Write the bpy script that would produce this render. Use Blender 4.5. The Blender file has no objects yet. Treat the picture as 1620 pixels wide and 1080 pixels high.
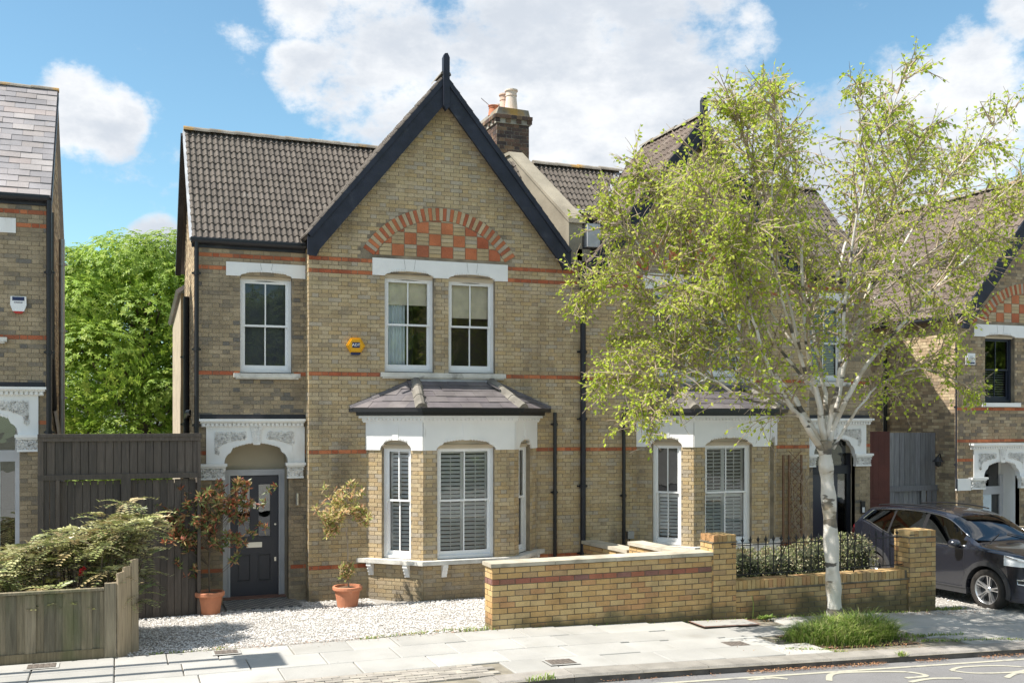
import bpy, bmesh, math, random
from mathutils import Matrix, Vector
R = random.Random(11)
rad = math.radians
scene = bpy.context.scene
COL = scene.collection
# ------------------------------------------------------------------ camera, world, sun, exposure
CAM = Vector((0.0, -17.4, 2.97)); YAW = 21.0
cam_d = bpy.data.cameras.new('camera'); cam = bpy.data.objects.new('camera', cam_d); COL.objects.link(cam)
cam.location = CAM; cam.rotation_euler = (rad(90), 0, rad(-YAW))
cam_d.sensor_width = 36.0; cam_d.lens = 36.0; cam_d.shift_y = 119 / 1620; cam_d.clip_end = 2000
scene.camera = cam
SUN_AZ, SUN_EL = 1.5, 55.0          # light travels along +X, a little towards the street
sun_d = bpy.data.lights.new('sun', 'SUN'); sun_d.energy = 4.7; sun_d.angle = rad(0.53); sun_d.color = (1.0, 0.95, 0.87)
sun = bpy.data.objects.new('sun', sun_d); COL.objects.link(sun)
sdir = Vector((math.cos(rad(SUN_AZ)) * math.cos(rad(SUN_EL)), -math.sin(rad(SUN_AZ)) * math.cos(rad(SUN_EL)), -math.sin(rad(SUN_EL))))
sun.rotation_euler = sdir.to_track_quat('-Z', 'Y').to_euler(); sun.location = (-20, 5, 30)
vs = scene.view_settings
vs.view_transform = 'Standard'; vs.look = 'None'; vs.gamma = 1.0; vs.use_curve_mapping = False; vs.exposure = 0.85
scene.cycles.max_bounces = 6; scene.cycles.transparent_max_bounces = 12
scene.cycles.sample_clamp_indirect = 6.0

world = bpy.data.worlds.new('World'); scene.world = world; world.use_nodes = True
WN = world.node_tree; WN.nodes.clear()
def wn(t, **k):
    n = WN.nodes.new(t)
    for a, b in k.items(): setattr(n, a, b)
    return n
def wl(a, b): WN.links.new(a, b)
def wmath(op, a, b=None, clamp=False):
    n = wn('ShaderNodeMath', operation=op, use_clamp=clamp)
    for i, v in enumerate((a, b)):
        if v is None: continue
        if isinstance(v, (int, float)): n.inputs[i].default_value = v
        else: wl(v, n.inputs[i])
    return n.outputs[0]
sky = wn('ShaderNodeTexSky', sky_type='NISHITA', sun_disc=False)
sky.sun_elevation = rad(SUN_EL); sky.sun_rotation = math.atan2(-sdir.x, -sdir.y); sky.ozone_density = 1.6; sky.air_density = 1.0; sky.dust_density = 0.4
wtc = wn('ShaderNodeTexCoord'); wdir = wtc.outputs['Generated']
def pix_dir(x, y):
    l, u = (x - 810) / 1620, (659 - y) / 1620; a = rad(YAW)
    return Vector((math.cos(a) * l + math.sin(a), -math.sin(a) * l + math.cos(a), u)).normalized()
def wnoise(scale, detail, rough, off=(0, 0, 0), squash=1.0):
    mp = wn('ShaderNodeMapping'); wl(wdir, mp.inputs['Vector']); mp.inputs['Location'].default_value = off; mp.inputs['Scale'].default_value = (1, 1, squash)
    n = wn('ShaderNodeTexNoise'); wl(mp.outputs[0], n.inputs['Vector'])
    n.inputs['Scale'].default_value = scale; n.inputs['Detail'].default_value = detail; n.inputs['Roughness'].default_value = rough
    return n.outputs[0]
CLOUDS = [(640, 50, 120), (780, 40, 150), (930, 60, 180), (1070, 100, 140), (720, 150, 95), (950, 190, 170), (1090, 230, 150), (545, 160, 60), (620, 190, 60), (1180, 70, 60),
          (1420, 160, 80), (1530, 155, 90), (1600, 210, 120), (1640, 10, 55), (125, 172, 62), (165, 190, 52), (1250, 300, 180), (1400, 330, 160), (250, 398, 48), (480, -10, 60), (800, 260, 90), (480, 120, 50)]
mask = None
for (x, y, r) in CLOUDS:
    d = wn('ShaderNodeVectorMath', operation='DOT_PRODUCT'); wl(wdir, d.inputs[0]); d.inputs[1].default_value = pix_dir(x, y)
    mr = wn('ShaderNodeMapRange'); wl(d.outputs['Value'], mr.inputs[0])
    mr.inputs[1].default_value = math.cos(1.25 * r / 1620); mr.inputs[2].default_value = 1.0
    mask = mr.outputs[0] if mask is None else wmath('MAXIMUM', mask, mr.outputs[0])
# the sky outside the frame goes on with scattered cloud of the same kind
vd = wn('ShaderNodeVectorMath', operation='DOT_PRODUCT'); wl(wdir, vd.inputs[0]); vd.inputs[1].default_value = pix_dir(810, 330)
away = wn('ShaderNodeMapRange'); wl(vd.outputs['Value'], away.inputs[0]); away.inputs[1].default_value = 0.86; away.inputs[2].default_value = 0.70
far_c = wmath('MULTIPLY', away.outputs[0], wmath('MULTIPLY', wmath('SUBTRACT', wnoise(2.2, 3, 0.5, (3, 1, 2)), 0.40, True), 4.0))
mask = wmath('MAXIMUM', mask, wmath('MINIMUM', far_c, 0.9))
n1 = wnoise(5.5, 12, 0.62, (0.3, 0.7, 0.2), 1.4); n2 = wnoise(17.0, 8, 0.65, (1.3, 0.2, 0.6), 1.5)
dens = wmath('ADD', wmath('ADD', wmath('MULTIPLY', wmath('POWER', mask, 0.8), 1.05), wmath('MULTIPLY', wmath('SUBTRACT', n1, 0.5), 2.7)), wmath('MULTIPLY', wmath('SUBTRACT', n2, 0.5), 2.0))
cov = wn('ShaderNodeMapRange', interpolation_type='SMOOTHSTEP'); wl(dens, cov.inputs[0]); cov.inputs[1].default_value = 0.20; cov.inputs[2].default_value = 0.88
shade = wn('ShaderNodeMapRange', interpolation_type='SMOOTHSTEP'); wl(wmath('ADD', wnoise(4.2, 10, 0.6, (0.32, 0.74, 0.34), 2.2), wmath('MULTIPLY', dens, 0.16)), shade.inputs[0])
shade.inputs[1].default_value = 0.48; shade.inputs[2].default_value = 0.80
ccol = wn('ShaderNodeMixRGB'); wl(shade.outputs[0], ccol.inputs[0]); ccol.inputs[1].default_value = (4.7, 4.75, 4.8, 1); ccol.inputs[2].default_value = (3.0, 3.25, 3.6, 1)
tint = wn('ShaderNodeMixRGB', blend_type='MULTIPLY'); tint.inputs[0].default_value = 1; wl(sky.outputs[0], tint.inputs[1]); tint.inputs[2].default_value = (0.70, 0.87, 0.82, 1)
mixc = wn('ShaderNodeMixRGB'); wl(cov.outputs[0], mixc.inputs[0]); wl(tint.outputs[0], mixc.inputs[1]); wl(ccol.outputs[0], mixc.inputs[2])
bg = wn('ShaderNodeBackground'); wl(mixc.outputs[0], bg.inputs[0]); bg.inputs[1].default_value = 0.128
wo = wn('ShaderNodeOutputWorld'); wl(bg.outputs[0], wo.inputs[0])

# ------------------------------------------------------------------ materials
MATS = {}
def mat(name, cols, rough=0.8, noise=(6.0, 0.25), bump=(60.0, 0.15), metal=0.0, damp=None, stain=None, spec=0.35, coat=0.0, emit=None, trans=0.0, fine=0.0, weights=None, stain2=None):
    """principled material: colour picked per piece, broken up by noise in world space, with optional stains"""
    m = bpy.data.materials.new(name); m.use_nodes = True; nt = m.node_tree; N = nt.nodes; L = nt.links.new
    b = N['Principled BSDF']; MATS[name] = m
    geo = N.new('ShaderNodeNewGeometry')
    if len(cols) > 1:
        at = N.new('ShaderNodeAttribute'); at.attribute_name = 'tint'; oi = N.new('ShaderNodeObjectInfo')
        ad = N.new('ShaderNodeMath'); ad.operation = 'ADD'; L(at.outputs['Fac'], ad.inputs[0]); L(oi.outputs['Random'], ad.inputs[1])
        fr = N.new('ShaderNodeMath'); fr.operation = 'FRACT'; L(ad.outputs[0], fr.inputs[0])
        cr = N.new('ShaderNodeValToRGB'); L(fr.outputs[0], cr.inputs[0]); cr.color_ramp.interpolation = 'CONSTANT'
        el = cr.color_ramp.elements
        w = weights or [1] * len(cols); tot = sum(w); acc = 0
        while len(el) < len(cols): el.new(0.5)
        for i, c in enumerate(cols):
            el[i].position = acc / tot; el[i].color = (*c, 1); acc += w[i]
        col = cr.outputs[0]
    else:
        rgb = N.new('ShaderNodeRGB'); rgb.outputs[0].default_value = (*cols[0], 1); col = rgb.outputs[0]
    def noi(scale, detail=4, sq=None):
        n = N.new('ShaderNodeTexNoise'); n.inputs['Scale'].default_value = scale; n.inputs['Detail'].default_value = detail
        if sq:
            mp = N.new('ShaderNodeMapping'); mp.inputs['Scale'].default_value = sq; L(geo.outputs['Position'], mp.inputs[0]); L(mp.outputs[0], n.inputs['Vector'])
        else: L(geo.outputs['Position'], n.inputs['Vector'])
        return n.outputs[0]
    def mul(col, src, lo, hi):
        mr = N.new('ShaderNodeMapRange'); L(src, mr.inputs[0]); mr.inputs[1].default_value = 0.3; mr.inputs[2].default_value = 0.7
        mr.inputs[3].default_value = lo; mr.inputs[4].default_value = hi
        mx = N.new('ShaderNodeMixRGB'); mx.blend_type = 'MULTIPLY'; mx.inputs[0].default_value = 1; L(col, mx.inputs[1]); L(mr.outputs[0], mx.inputs[2]); return mx.outputs[0]
    if noise: col = mul(col, noi(noise[0], 5, noise[2] if len(noise) > 2 else None), 1 - noise[1], 1 + noise[1])
    if fine: col = mul(col, noi(90, 3), 1 - fine, 1 + fine)
    for st in (stain, stain2):
        if st:
            c, sc, lo, hi = st[:4]
            mr = N.new('ShaderNodeMapRange'); mr.interpolation_type = 'SMOOTHSTEP'; L(noi(sc, 6, st[4] if len(st) > 4 else None), mr.inputs[0]); mr.inputs[1].default_value = lo; mr.inputs[2].default_value = hi
            mr.inputs[4].default_value = st[5] if len(st) > 5 else 0.85
            mx = N.new('ShaderNodeMixRGB'); L(mr.outputs[0], mx.inputs[0]); L(col, mx.inputs[1]); mx.inputs[2].default_value = (*c, 1); col = mx.outputs[0]
    if damp:       # rising damp and algae on the lowest courses, with a ragged edge
        sx = N.new('ShaderNodeSeparateXYZ'); L(geo.outputs['Position'], sx.inputs[0]); ma = N.new('ShaderNodeMath'); ma.operation = 'MULTIPLY_ADD'; L(noi(2.3, 5), ma.inputs[0]); ma.inputs[1].default_value = -.9; L(sx.outputs['Z'], ma.inputs[2])
        mr = N.new('ShaderNodeMapRange'); mr.interpolation_type = 'SMOOTHSTEP'; L(ma.outputs[0], mr.inputs[0]); mr.inputs[1].default_value = damp[0] - .45; mr.inputs[2].default_value = damp[1] - .45; mr.inputs[4].default_value = damp[3]
        mx = N.new('ShaderNodeMixRGB'); L(mr.outputs[0], mx.inputs[0]); L(col, mx.inputs[1]); mx.inputs[2].default_value = (*damp[2], 1); col = mx.outputs[0]
    L(col, b.inputs['Base Color']); b.inputs['Roughness'].default_value = rough; b.inputs['Metallic'].default_value = metal
    b.inputs['Specular IOR Level'].default_value = spec; b.inputs['Coat Weight'].default_value = coat; b.inputs['Coat Roughness'].default_value = 0.05
    if bump:
        bp = N.new('ShaderNodeBump'); bp.inputs['Strength'].default_value = bump[1]; bp.inputs['Distance'].default_value = 0.02
        L(noi(bump[0], 4, bump[2] if len(bump) > 2 else None), bp.inputs['Height']); L(bp.outputs[0], b.inputs['Normal'])
    if trans:
        tr = N.new('ShaderNodeBsdfTranslucent'); L(col, tr.inputs[0]); ms = N.new('ShaderNodeMixShader'); ms.inputs[0].default_value = trans
        L(b.outputs[0], ms.inputs[1]); L(tr.outputs[0], ms.inputs[2]); L(ms.outputs[0], N['Material Output'].inputs[0])
    return m
def glass_mat(name, refl=0.12, tint=(0.75, 0.8, 0.82), wav=.05):
    m = bpy.data.materials.new(name); m.use_nodes = True; N = m.node_tree.nodes; L = m.node_tree.links.new; N.clear()
    o = N.new('ShaderNodeOutputMaterial'); t = N.new('ShaderNodeBsdfTransparent'); t.inputs[0].default_value = (*tint, 1)
    g = N.new('ShaderNodeBsdfGlossy'); g.inputs['Roughness'].default_value = 0.01; fr = N.new('ShaderNodeFresnel'); fr.inputs[0].default_value = 1.5
    ad = N.new('ShaderNodeMath'); ad.operation = 'ADD'; ad.use_clamp = True; L(fr.outputs[0], ad.inputs[0]); ad.inputs[1].default_value = refl
    geo = N.new('ShaderNodeNewGeometry'); nz = N.new('ShaderNodeTexNoise'); nz.inputs['Scale'].default_value = 2.2; L(geo.outputs['Position'], nz.inputs['Vector'])
    bp = N.new('ShaderNodeBump'); bp.inputs['Strength'].default_value = wav; bp.inputs['Distance'].default_value = 0.05; L(nz.outputs[0], bp.inputs['Height']); L(bp.outputs[0], g.inputs['Normal'])
    ms = N.new('ShaderNodeMixShader'); L(ad.outputs[0], ms.inputs[0]); L(t.outputs[0], ms.inputs[1]); L(g.outputs[0], ms.inputs[2]); L(ms.outputs[0], o.inputs[0])
    MATS[name] = m; return m
SOOT = (0.055, 0.048, 0.042)
mat('stock', [(.46, .357, .21), (.43, .322, .185), (.48, .38, .24), (.40, .302, .182), (.34, .267, .175), (.45, .355, .23), (.41, .345, .258), (.46, .337, .18)], 0.9, (3, .16), (45, .35), fine=.16, weights=[4, 4, 4, 2, 1, 3, 3, 2], stain=(SOOT, .9, .55, .76, (1, 1, .3), .55), stain2=((.16, .135, .10), 2.6, .56, .74, (1, 1, .22), .5), damp=(.55, -.15, (.15, .125, .085), .6))
mat('sooty', [(.35, .275, .18), (.32, .25, .16), (.285, .225, .15), (.215, .18, .135), (.24, .195, .14), (.36, .285, .19), (.155, .14, .12)], 0.9, (3, .2), (45, .35), fine=.18, weights=[4, 4, 4, 1.4, 2, 3, .7], stain=(SOOT, 1.2, .55, .78, (1, 1, .4), .6))
mat('dull_stock', [(.36, .275, .17), (.32, .24, .15), (.38, .30, .20), (.26, .20, .13), (.20, .16, .12), (.33, .24, .15)], 0.9, (3, .18), (45, .35), fine=.16, stain=(SOOT, 1.1, .62, .82))
mat('mortar', [(.28, .23, .165)], 0.95, (5, .3), (80, .4), stain=(SOOT, 1.3, .52, .75, (1, 1, .5), .7))
mat('red_brick', [(.44, .145, .065), (.40, .125, .06), (.34, .115, .06), (.47, .165, .075), (.37, .105, .05)], 0.9, (4, .18), (45, .3), fine=.14, stain=(SOOT, 1.0, .60, .8, (1, 1, .5), .6))
mat('side_brick', [(.46, .36, .23), (.40, .30, .19), (.34, .25, .16), (.50, .40, .26), (.26, .20, .14)], 0.9, (3, .2), (45, .3), fine=.15)
mat('chimney_brick', [(.12, .075, .055), (.09, .06, .05), (.17, .10, .07), (.07, .052, .047), (.20, .13, .08)], 0.9, (5, .25), (45, .3), fine=.15)
mat('chimney_mortar', [(.33, .30, .25)], .95, (6, .3), (60, .3))
mat('yellow_brick', [(.52, .345, .155), (.485, .31, .13), (.51, .36, .175), (.455, .28, .12), (.46, .26, .12), (.53, .375, .175), (.40, .265, .135)], 0.85, (5, .14), (50, .3), fine=.12, weights=[4, 4, 3, 2, 2, 3, 1], stain=((.13, .105, .06), 1.3, .57, .76, (1, 1, .45), .75), damp=(.26, -.10, (.085, .08, .04), .85))
mat('plum_brick', [(.27, .125, .085), (.30, .115, .075), (.24, .12, .095), (.34, .13, .075), (.225, .115, .095)], .85, (5, .15), (50, .3), fine=.12)
mat('grey_mortar', [(.17, .145, .105)], .95, (5, .3), (60, .3))
mat('white_paint', [(.80, .79, .77)], .55, (2.0, .05), (30, .06), stain=((.42, .36, .28), 1.7, .60, .84, (1, 1, .4), .55), stain2=((.30, .27, .22), 7, .66, .80, (1, 1, .25), .5))
mat('carved_white', [(.74, .72, .69)], .6, (12, .12), (40, .3), stain=((.25, .22, .18), 14, .55, .75))
mat('sash_paint', [(.80, .80, .80)], .4, (3, .04), None)
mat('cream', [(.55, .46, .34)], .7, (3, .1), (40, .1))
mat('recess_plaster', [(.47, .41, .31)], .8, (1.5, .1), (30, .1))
mat('stone_sill', [(.62, .60, .55)], .8, (4, .18), (50, .25), stain=((.10, .09, .075), 3, .55, .74))
mat('coping', [(.50, .45, .36), (.46, .41, .32)], .85, (4, .2), (45, .25), stain=((.13, .11, .08), 2.2, .55, .8))
mat('parapet', [(.27, .24, .185)], .9, (2, .22), (35, .25), stain=((.20, .17, .13), 1.6, .50, .8))
mat('black_paint', [(.016, .017, .024)], .45, (4, .3), (30, .1), spec=.4, stain=((.05, .05, .055), 3.0, .56, .8))
mat('barge_paint', [(.020, .023, .036)], .55, (5, .3), (20, .15), stain=((.07, .075, .085), 2.5, .62, .82))
mat('black_plastic', [(.02, .02, .022)], .3, None, None)
mat('iron', [(.022, .022, .024)], .5, (20, .2), (90, .2))
mat('concrete_tile', [(.122, .104, .088), (.112, .096, .081), (.132, .113, .096), (.126, .108, .091), (.104, .089, .076)], .9, (2, .10), (60, .3), fine=.2, stain=((.30, .29, .26), 4.5, .66, .80, (1, 1, 1), .6))
mat('brown_tile', [(.155, .12, .098), (.138, .106, .088), (.172, .138, .113), (.146, .116, .093)], .9, (1.5, .12), (50, .25), fine=.15)
mat('slate', [(.30, .275, .275), (.26, .245, .25), (.34, .31, .30), (.23, .215, .22), (.31, .265, .25), (.28, .25, .24)], .5, (1.4, .22, (1, 1, 1)), (30, .12), fine=.1, stain=((.42, .25, .09), 2.4, .66, .8), spec=.5)
mat('bay_slate', [(.13, .115, .12), (.11, .10, .105), (.145, .13, .13)], .6, (3, .25), (40, .2), stain=((.30, .28, .24), 3.3, .64, .8))
mat('ridge_tile', [(.23, .205, .17)], .95, (5, .3), (50, .35), stain=((.42, .24, .05), 2.1, .56, .70, (1, 1, 1), .8), stain2=((.40, .40, .36), 6, .60, .75, (1, 1, 1), .5))
mat('hip_tile', [(.19, .175, .15)], .95, (5, .3), (50, .35), stain=((.10, .09, .08), 3, .55, .75))
mat('lead', [(.42, .43, .45)], .6, (4, .2), (20, .1), metal=.1)
mat('clay_pot', [(.62, .48, .39), (.66, .55, .46), (.58, .42, .33)], .85, (4, .2), (40, .15))
mat('red_clay', [(.50, .19, .10)], .8, (4, .15), (40, .15))
mat('terracotta', [(.52, .21, .115)], .75, (5, .15), (40, .12), stain=((.45, .33, .26), 5, .62, .8, (1, 1, 1), .5))
mat('door_paint', [(.050, .050, .066)], .38, (2, .06), None, spec=.45)
mat('door_frame', [(.50, .50, .52)], .5, (3, .08), (30, .05))
mat('steel', [(.62, .60, .56)], .28, None, None, metal=.9)
mat('steel_grey', [(.35, .35, .36)], .4, None, None, metal=.6)
mat('blind_white', [(.70, .69, .66)], .6, None, None)
mat('shutter_white', [(.92, .91, .88)], .5, None, None)
mat('roman_fabric', [(.80, .74, .60)], .9, (8, .1), (90, .1))
mat('curtain_pale', [(.72, .80, .86)], .9, (3, .1), None)
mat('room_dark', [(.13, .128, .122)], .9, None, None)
mat('gate_wood', [(.095, .078, .066), (.082, .068, .058), (.108, .088, .074), (.075, .063, .054)], .7, (7, .2, (6, 6, .5)), (40, .3, (8, 8, .5)))
mat('grey_wood', [(.19, .19, .20), (.16, .16, .17), (.22, .22, .225), (.145, .145, .15)], .85, (7, .25, (8, 8, .5)), (40, .4, (9, 9, .5)))
mat('fence_wood', [(.235, .195, .13), (.19, .165, .115), (.27, .225, .155), (.155, .135, .095), (.21, .17, .105)], .9, (5, .3, (9, 9, .5)), (30, .45, (10, 10, .5)), stain=((.10, .125, .045), 2.2, .50, .72, (1, 1, .5), .6))
mat('pale_wood', [(.42, .33, .22), (.36, .29, .20)], .9, (6, .25, (9, 9, .5)), (30, .4, (10, 10, .5)))
mat('redwood_panel', [(.085, .022, .016)], .6, (3, .2), (30, .2))
mat('paving', [(.38, .37, .345), (.35, .34, .315), (.41, .40, .37), (.37, .36, .335)], .85, (1.6, .10), (70, .2), fine=.07, stain=((.24, .225, .19), 1.5, .56, .82, (1, 1, 1), .5), stain2=((.15, .14, .13), 16, .70, .76, (1, 1, 1), .6))
mat('paving_joint', [(.23, .205, .16)], .95, (6, .3), (60, .4))
mat('setts', [(.33, .30, .26), (.29, .265, .23), (.36, .33, .28)], .9, (5, .18), (50, .3))
mat('kerb_stone', [(.30, .275, .245), (.27, .25, .22)], .85, (4, .2), (60, .35), fine=.15)
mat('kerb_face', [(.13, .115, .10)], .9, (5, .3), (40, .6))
mat('asphalt', [(.20, .195, .195)], .9, (1.2, .12), (120, .5), fine=.18)
mat('road_paint', [(.43, .41, .33)], .8, (9, .12), (90, .3), stain=((.20, .19, .18), 9, .54, .72))
mat('gravel', [(.58, .555, .52), (.50, .475, .445), (.65, .625, .59), (.36, .33, .30), (.70, .675, .64)], .9, (5, .2), (50, .5), fine=.15)
mat('gravel_bed', [(.36, .34, .31)], .95, (30, .28), (45, 1.0), fine=.3)
mat('soil', [(.12, .085, .055)], .95, (5, .3), (40, .5))
mat('far_ground', [(.16, .16, .12)], .95, (.2, .2), None)
mat('tile_dark', [(.10, .10, .105), (.13, .13, .135)], .5, (4, .15), None)
mat('tile_light', [(.36, .345, .31), (.30, .29, .265)], .5, (4, .15), None)
mat('birch_leaf', [(.48, .57, .065), (.41, .51, .055), (.55, .60, .10), (.29, .40, .045), (.58, .60, .14)], .65, (2, .15), None, trans=.5, spec=.2)
mat('birch_bark', [(.62, .585, .53)], .7, (3, .12), (30, .35, (1, 1, 5)), stain=((.05, .045, .04), 2.0, .55, .585, (1.0, 1.0, 2.6), .92), stain2=((.40, .32, .22), 2.4, .47, .66, (1, 1, 1.2), .7))
mat('twig_bark', [(.33, .26, .19)], .8, (6, .25), None)
mat('dark_bark', [(.12, .095, .07)], .9, (6, .3), (20, .4, (4, 4, 1)))
mat('chestnut_leaf', [(.27, .40, .05), (.22, .34, .04), (.33, .46, .065), (.16, .26, .03), (.37, .47, .08)], .5, (1, .2), None, trans=.4)
mat('mahonia_leaf', [(.33, .34, .12), (.25, .28, .10), (.43, .42, .18), (.17, .20, .08), (.44, .35, .18), (.50, .48, .25)], .33, (3, .2), None, trans=.15, spec=.6)
mat('photinia_leaf', [(.18, .24, .075), (.14, .19, .06), (.44, .17, .09), (.52, .30, .14), (.24, .27, .09), (.38, .11, .06), (.50, .37, .17)], .35, (3, .2), None, trans=.3, spec=.55)
mat('photinia_pale', [(.42, .46, .14), (.72, .54, .28), (.72, .42, .25), (.32, .36, .11), (.78, .62, .36), (.56, .50, .19)], .4, (3, .2), None, trans=.35)
mat('hedge_leaf', [(.30, .33, .14), (.22, .26, .10), (.42, .42, .24), (.50, .47, .32), (.16, .19, .075), (.36, .29, .17)], .5, (3, .2), None, trans=.25)
mat('grass_blade', [(.26, .37, .075), (.21, .31, .06), (.35, .42, .11), (.16, .25, .05), (.43, .42, .19)], .55, (2, .2), None, trans=.35)
mat('litter', [(.30, .14, .07), (.36, .18, .09), (.23, .12, .07), (.42, .25, .13)], .9, (6, .2), None)
mat('flower_red', [(.55, .03, .04)], .5, None, None)
mat('alarm_yellow', [(.72, .36, .012)], .4, (6, .06), None)
mat('alarm_blue', [(.015, .025, .085)], .4, None, None)
mat('alarm_white', [(.78, .78, .78)], .4, None, None)
mat('alarm_red', [(.45, .03, .02)], .35, None, None)
mat('car_paint', [(.014, .0158, .024)], .22, None, None, spec=.55, coat=1.0)
mat('car_trim', [(.045, .045, .048)], .6, None, (80, .1))
mat('car_rubber', [(.035, .031, .028)], .85, (8, .2), (60, .3))
mat('car_alloy', [(.62, .62, .63)], .3, None, None, metal=.8)
mat('car_alloy_dark', [(.03, .03, .032)], .4, None, None)
mat('car_chrome', [(.72, .72, .72)], .16, None, None, metal=1.0)
mat('car_lamp', [(.80, .82, .84)], .08, None, None, spec=.8, coat=1.0)
mat('car_tail', [(.35, .012, .012)], .15, None, None, coat=1.0)
mat('car_seat', [(.03, .03, .032)], .8, None, None)
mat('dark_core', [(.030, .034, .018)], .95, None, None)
mat('cover_iron', [(.16, .135, .115)], .8, (30, .3), (60, .4))
mat('cast_brick', [(.26, .14, .105), (.23, .13, .10)], .9, (9, .2), (50, .3))
mat('pale_render', [(.60, .57, .52)], .9, (1, .1), None)
mat('grey_backing', [(.23, .235, .25)], .9, (2, .1), None)
mat('navy_sash', [(.025, .03, .045)], .4, None, None)
mat('trellis_wood', [(.20, .12, .075)], .85, (8, .25), (30, .3))
glass_mat('window_glass', .04, (1, 1, 1))
glass_mat('dim_glass', .015, (.62, .64, .67))
glass_mat('car_glass', .12, (.10, .12, .125), 0)
glass_mat('obscure_glass', .14, (.35, .40, .43))

# ------------------------------------------------------------------ mesh building
class MB:
    """collects faces; fr maps local (u, v, z) to world"""
    def __init__(s, fr=None): s.v = []; s.f = []; s.t = []; s.fr = fr
    def pt(s, p):
        p = Vector(p); s.v.append(s.fr @ p if s.fr is not None else p); return len(s.v) - 1
    def face(s, pts, tint=None): s.f.append([s.pt(p) for p in pts]); s.t.append(R.random() if tint is None else tint)
    def idx(s, ids, tint=None): s.f.append(ids); s.t.append(R.random() if tint is None else tint)
    def box(s, x0, x1, y0, y1, z0, z1, tint=None):
        tint = R.random() if tint is None else tint
        a = [s.pt(p) for p in ((x0, y0, z0), (x1, y0, z0), (x1, y1, z0), (x0, y1, z0), (x0, y0, z1), (x1, y0, z1), (x1, y1, z1), (x0, y1, z1))]
        for q in ((0, 3, 2, 1), (4, 5, 6, 7), (0, 1, 5, 4), (1, 2, 6, 5), (2, 3, 7, 6), (3, 0, 4, 7)): s.idx([a[i] for i in q], tint)
        return s
    def prism(s, poly, y0, y1, tint=None):
        """polygon in (u, z), extruded from depth y0 to y1"""
        tint = R.random() if tint is None else tint; n = len(poly)
        a = [s.pt((p[0], y0, p[1])) for p in poly]; b = [s.pt((p[0], y1, p[1])) for p in poly]
        s.idx(a, tint); s.idx(b[::-1], tint)
        for i in range(n): j = (i + 1) % n; s.idx([a[j], a[i], b[i], b[j]], tint)
        return s
    def tube(s, pts, radii, n=6, tint=None, cap=True):
        tint = R.random() if tint is None else tint
        pts = [Vector(p) for p in pts]
        if isinstance(radii, (int, float)): radii = [radii] * len(pts)
        rings = []; ref = None
        for i, p in enumerate(pts):
            d = (pts[min(i + 1, len(pts) - 1)] - pts[max(i - 1, 0)])
            if d.length < 1e-9: d = Vector((0, 0, 1))
            d.normalize()
            if ref is None: ref = d.orthogonal().normalized()
            ref = (ref - d * ref.dot(d)); ref = ref.normalized() if ref.length > 1e-6 else d.orthogonal().normalized()
            bi = d.cross(ref)
            rings.append([s.pt(p + (ref * math.cos(2 * math.pi * k / n) + bi * math.sin(2 * math.pi * k / n)) * radii[i]) for k in range(n)])
        for a, b in zip(rings, rings[1:]):
            for k in range(n): s.idx([a[k], a[(k + 1) % n], b[(k + 1) % n], b[k]], tint)
        if cap: s.idx(rings[0][::-1], tint); s.idx(rings[-1], tint)
        return s
    def lathe(s, prof, c, n=20, tint=None, axis='z'):
        tint = R.random() if tint is None else tint; c = Vector(c); rings = []
        for (r, h) in prof:
            ring = []
            for k in range(n):
                a = 2 * math.pi * k / n; ca, sa = math.cos(a) * r, math.sin(a) * r
                ring.append(s.pt(c + (Vector((ca, sa, h)) if axis == 'z' else Vector((h, ca, sa)) if axis == 'x' else Vector((ca, h, sa)))))
            rings.append(ring)
        for a, b in zip(rings, rings[1:]):
            for k in range(n): s.idx([a[k], a[(k + 1) % n], b[(k + 1) % n], b[k]], tint)
        return s
    def mesh(s, name, m, off=Vector((0, 0, 0)), smooth=False):
        me = bpy.data.meshes.new(name); me.from_pydata([tuple(p - off) for p in s.v], [], s.f); me.validate(); me.update()
        if len(me.polygons) == len(s.t):
            at = me.attributes.new('tint', 'FLOAT', 'FACE'); at.data.foreach_set('value', s.t)
        me.materials.append(MATS[m])
        if smooth: me.polygons.foreach_set('use_smooth', [True] * len(me.polygons))
        return me
    def add(s, o):
        k = len(s.v); s.v += o.v; s.f += [[i + k for i in f] for f in o.f]; s.t += o.t
def cam_proj(p):
    d = p - CAM; a = rad(YAW); l = d.x * math.cos(a) - d.y * math.sin(a); f = d.x * math.sin(a) + d.y * math.cos(a)
    return (9e9, 9e9, f) if f < .1 else (810 + 1620 * l / f, 659 - 1620 * d.z / f, f)
UNIT = {}
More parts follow.
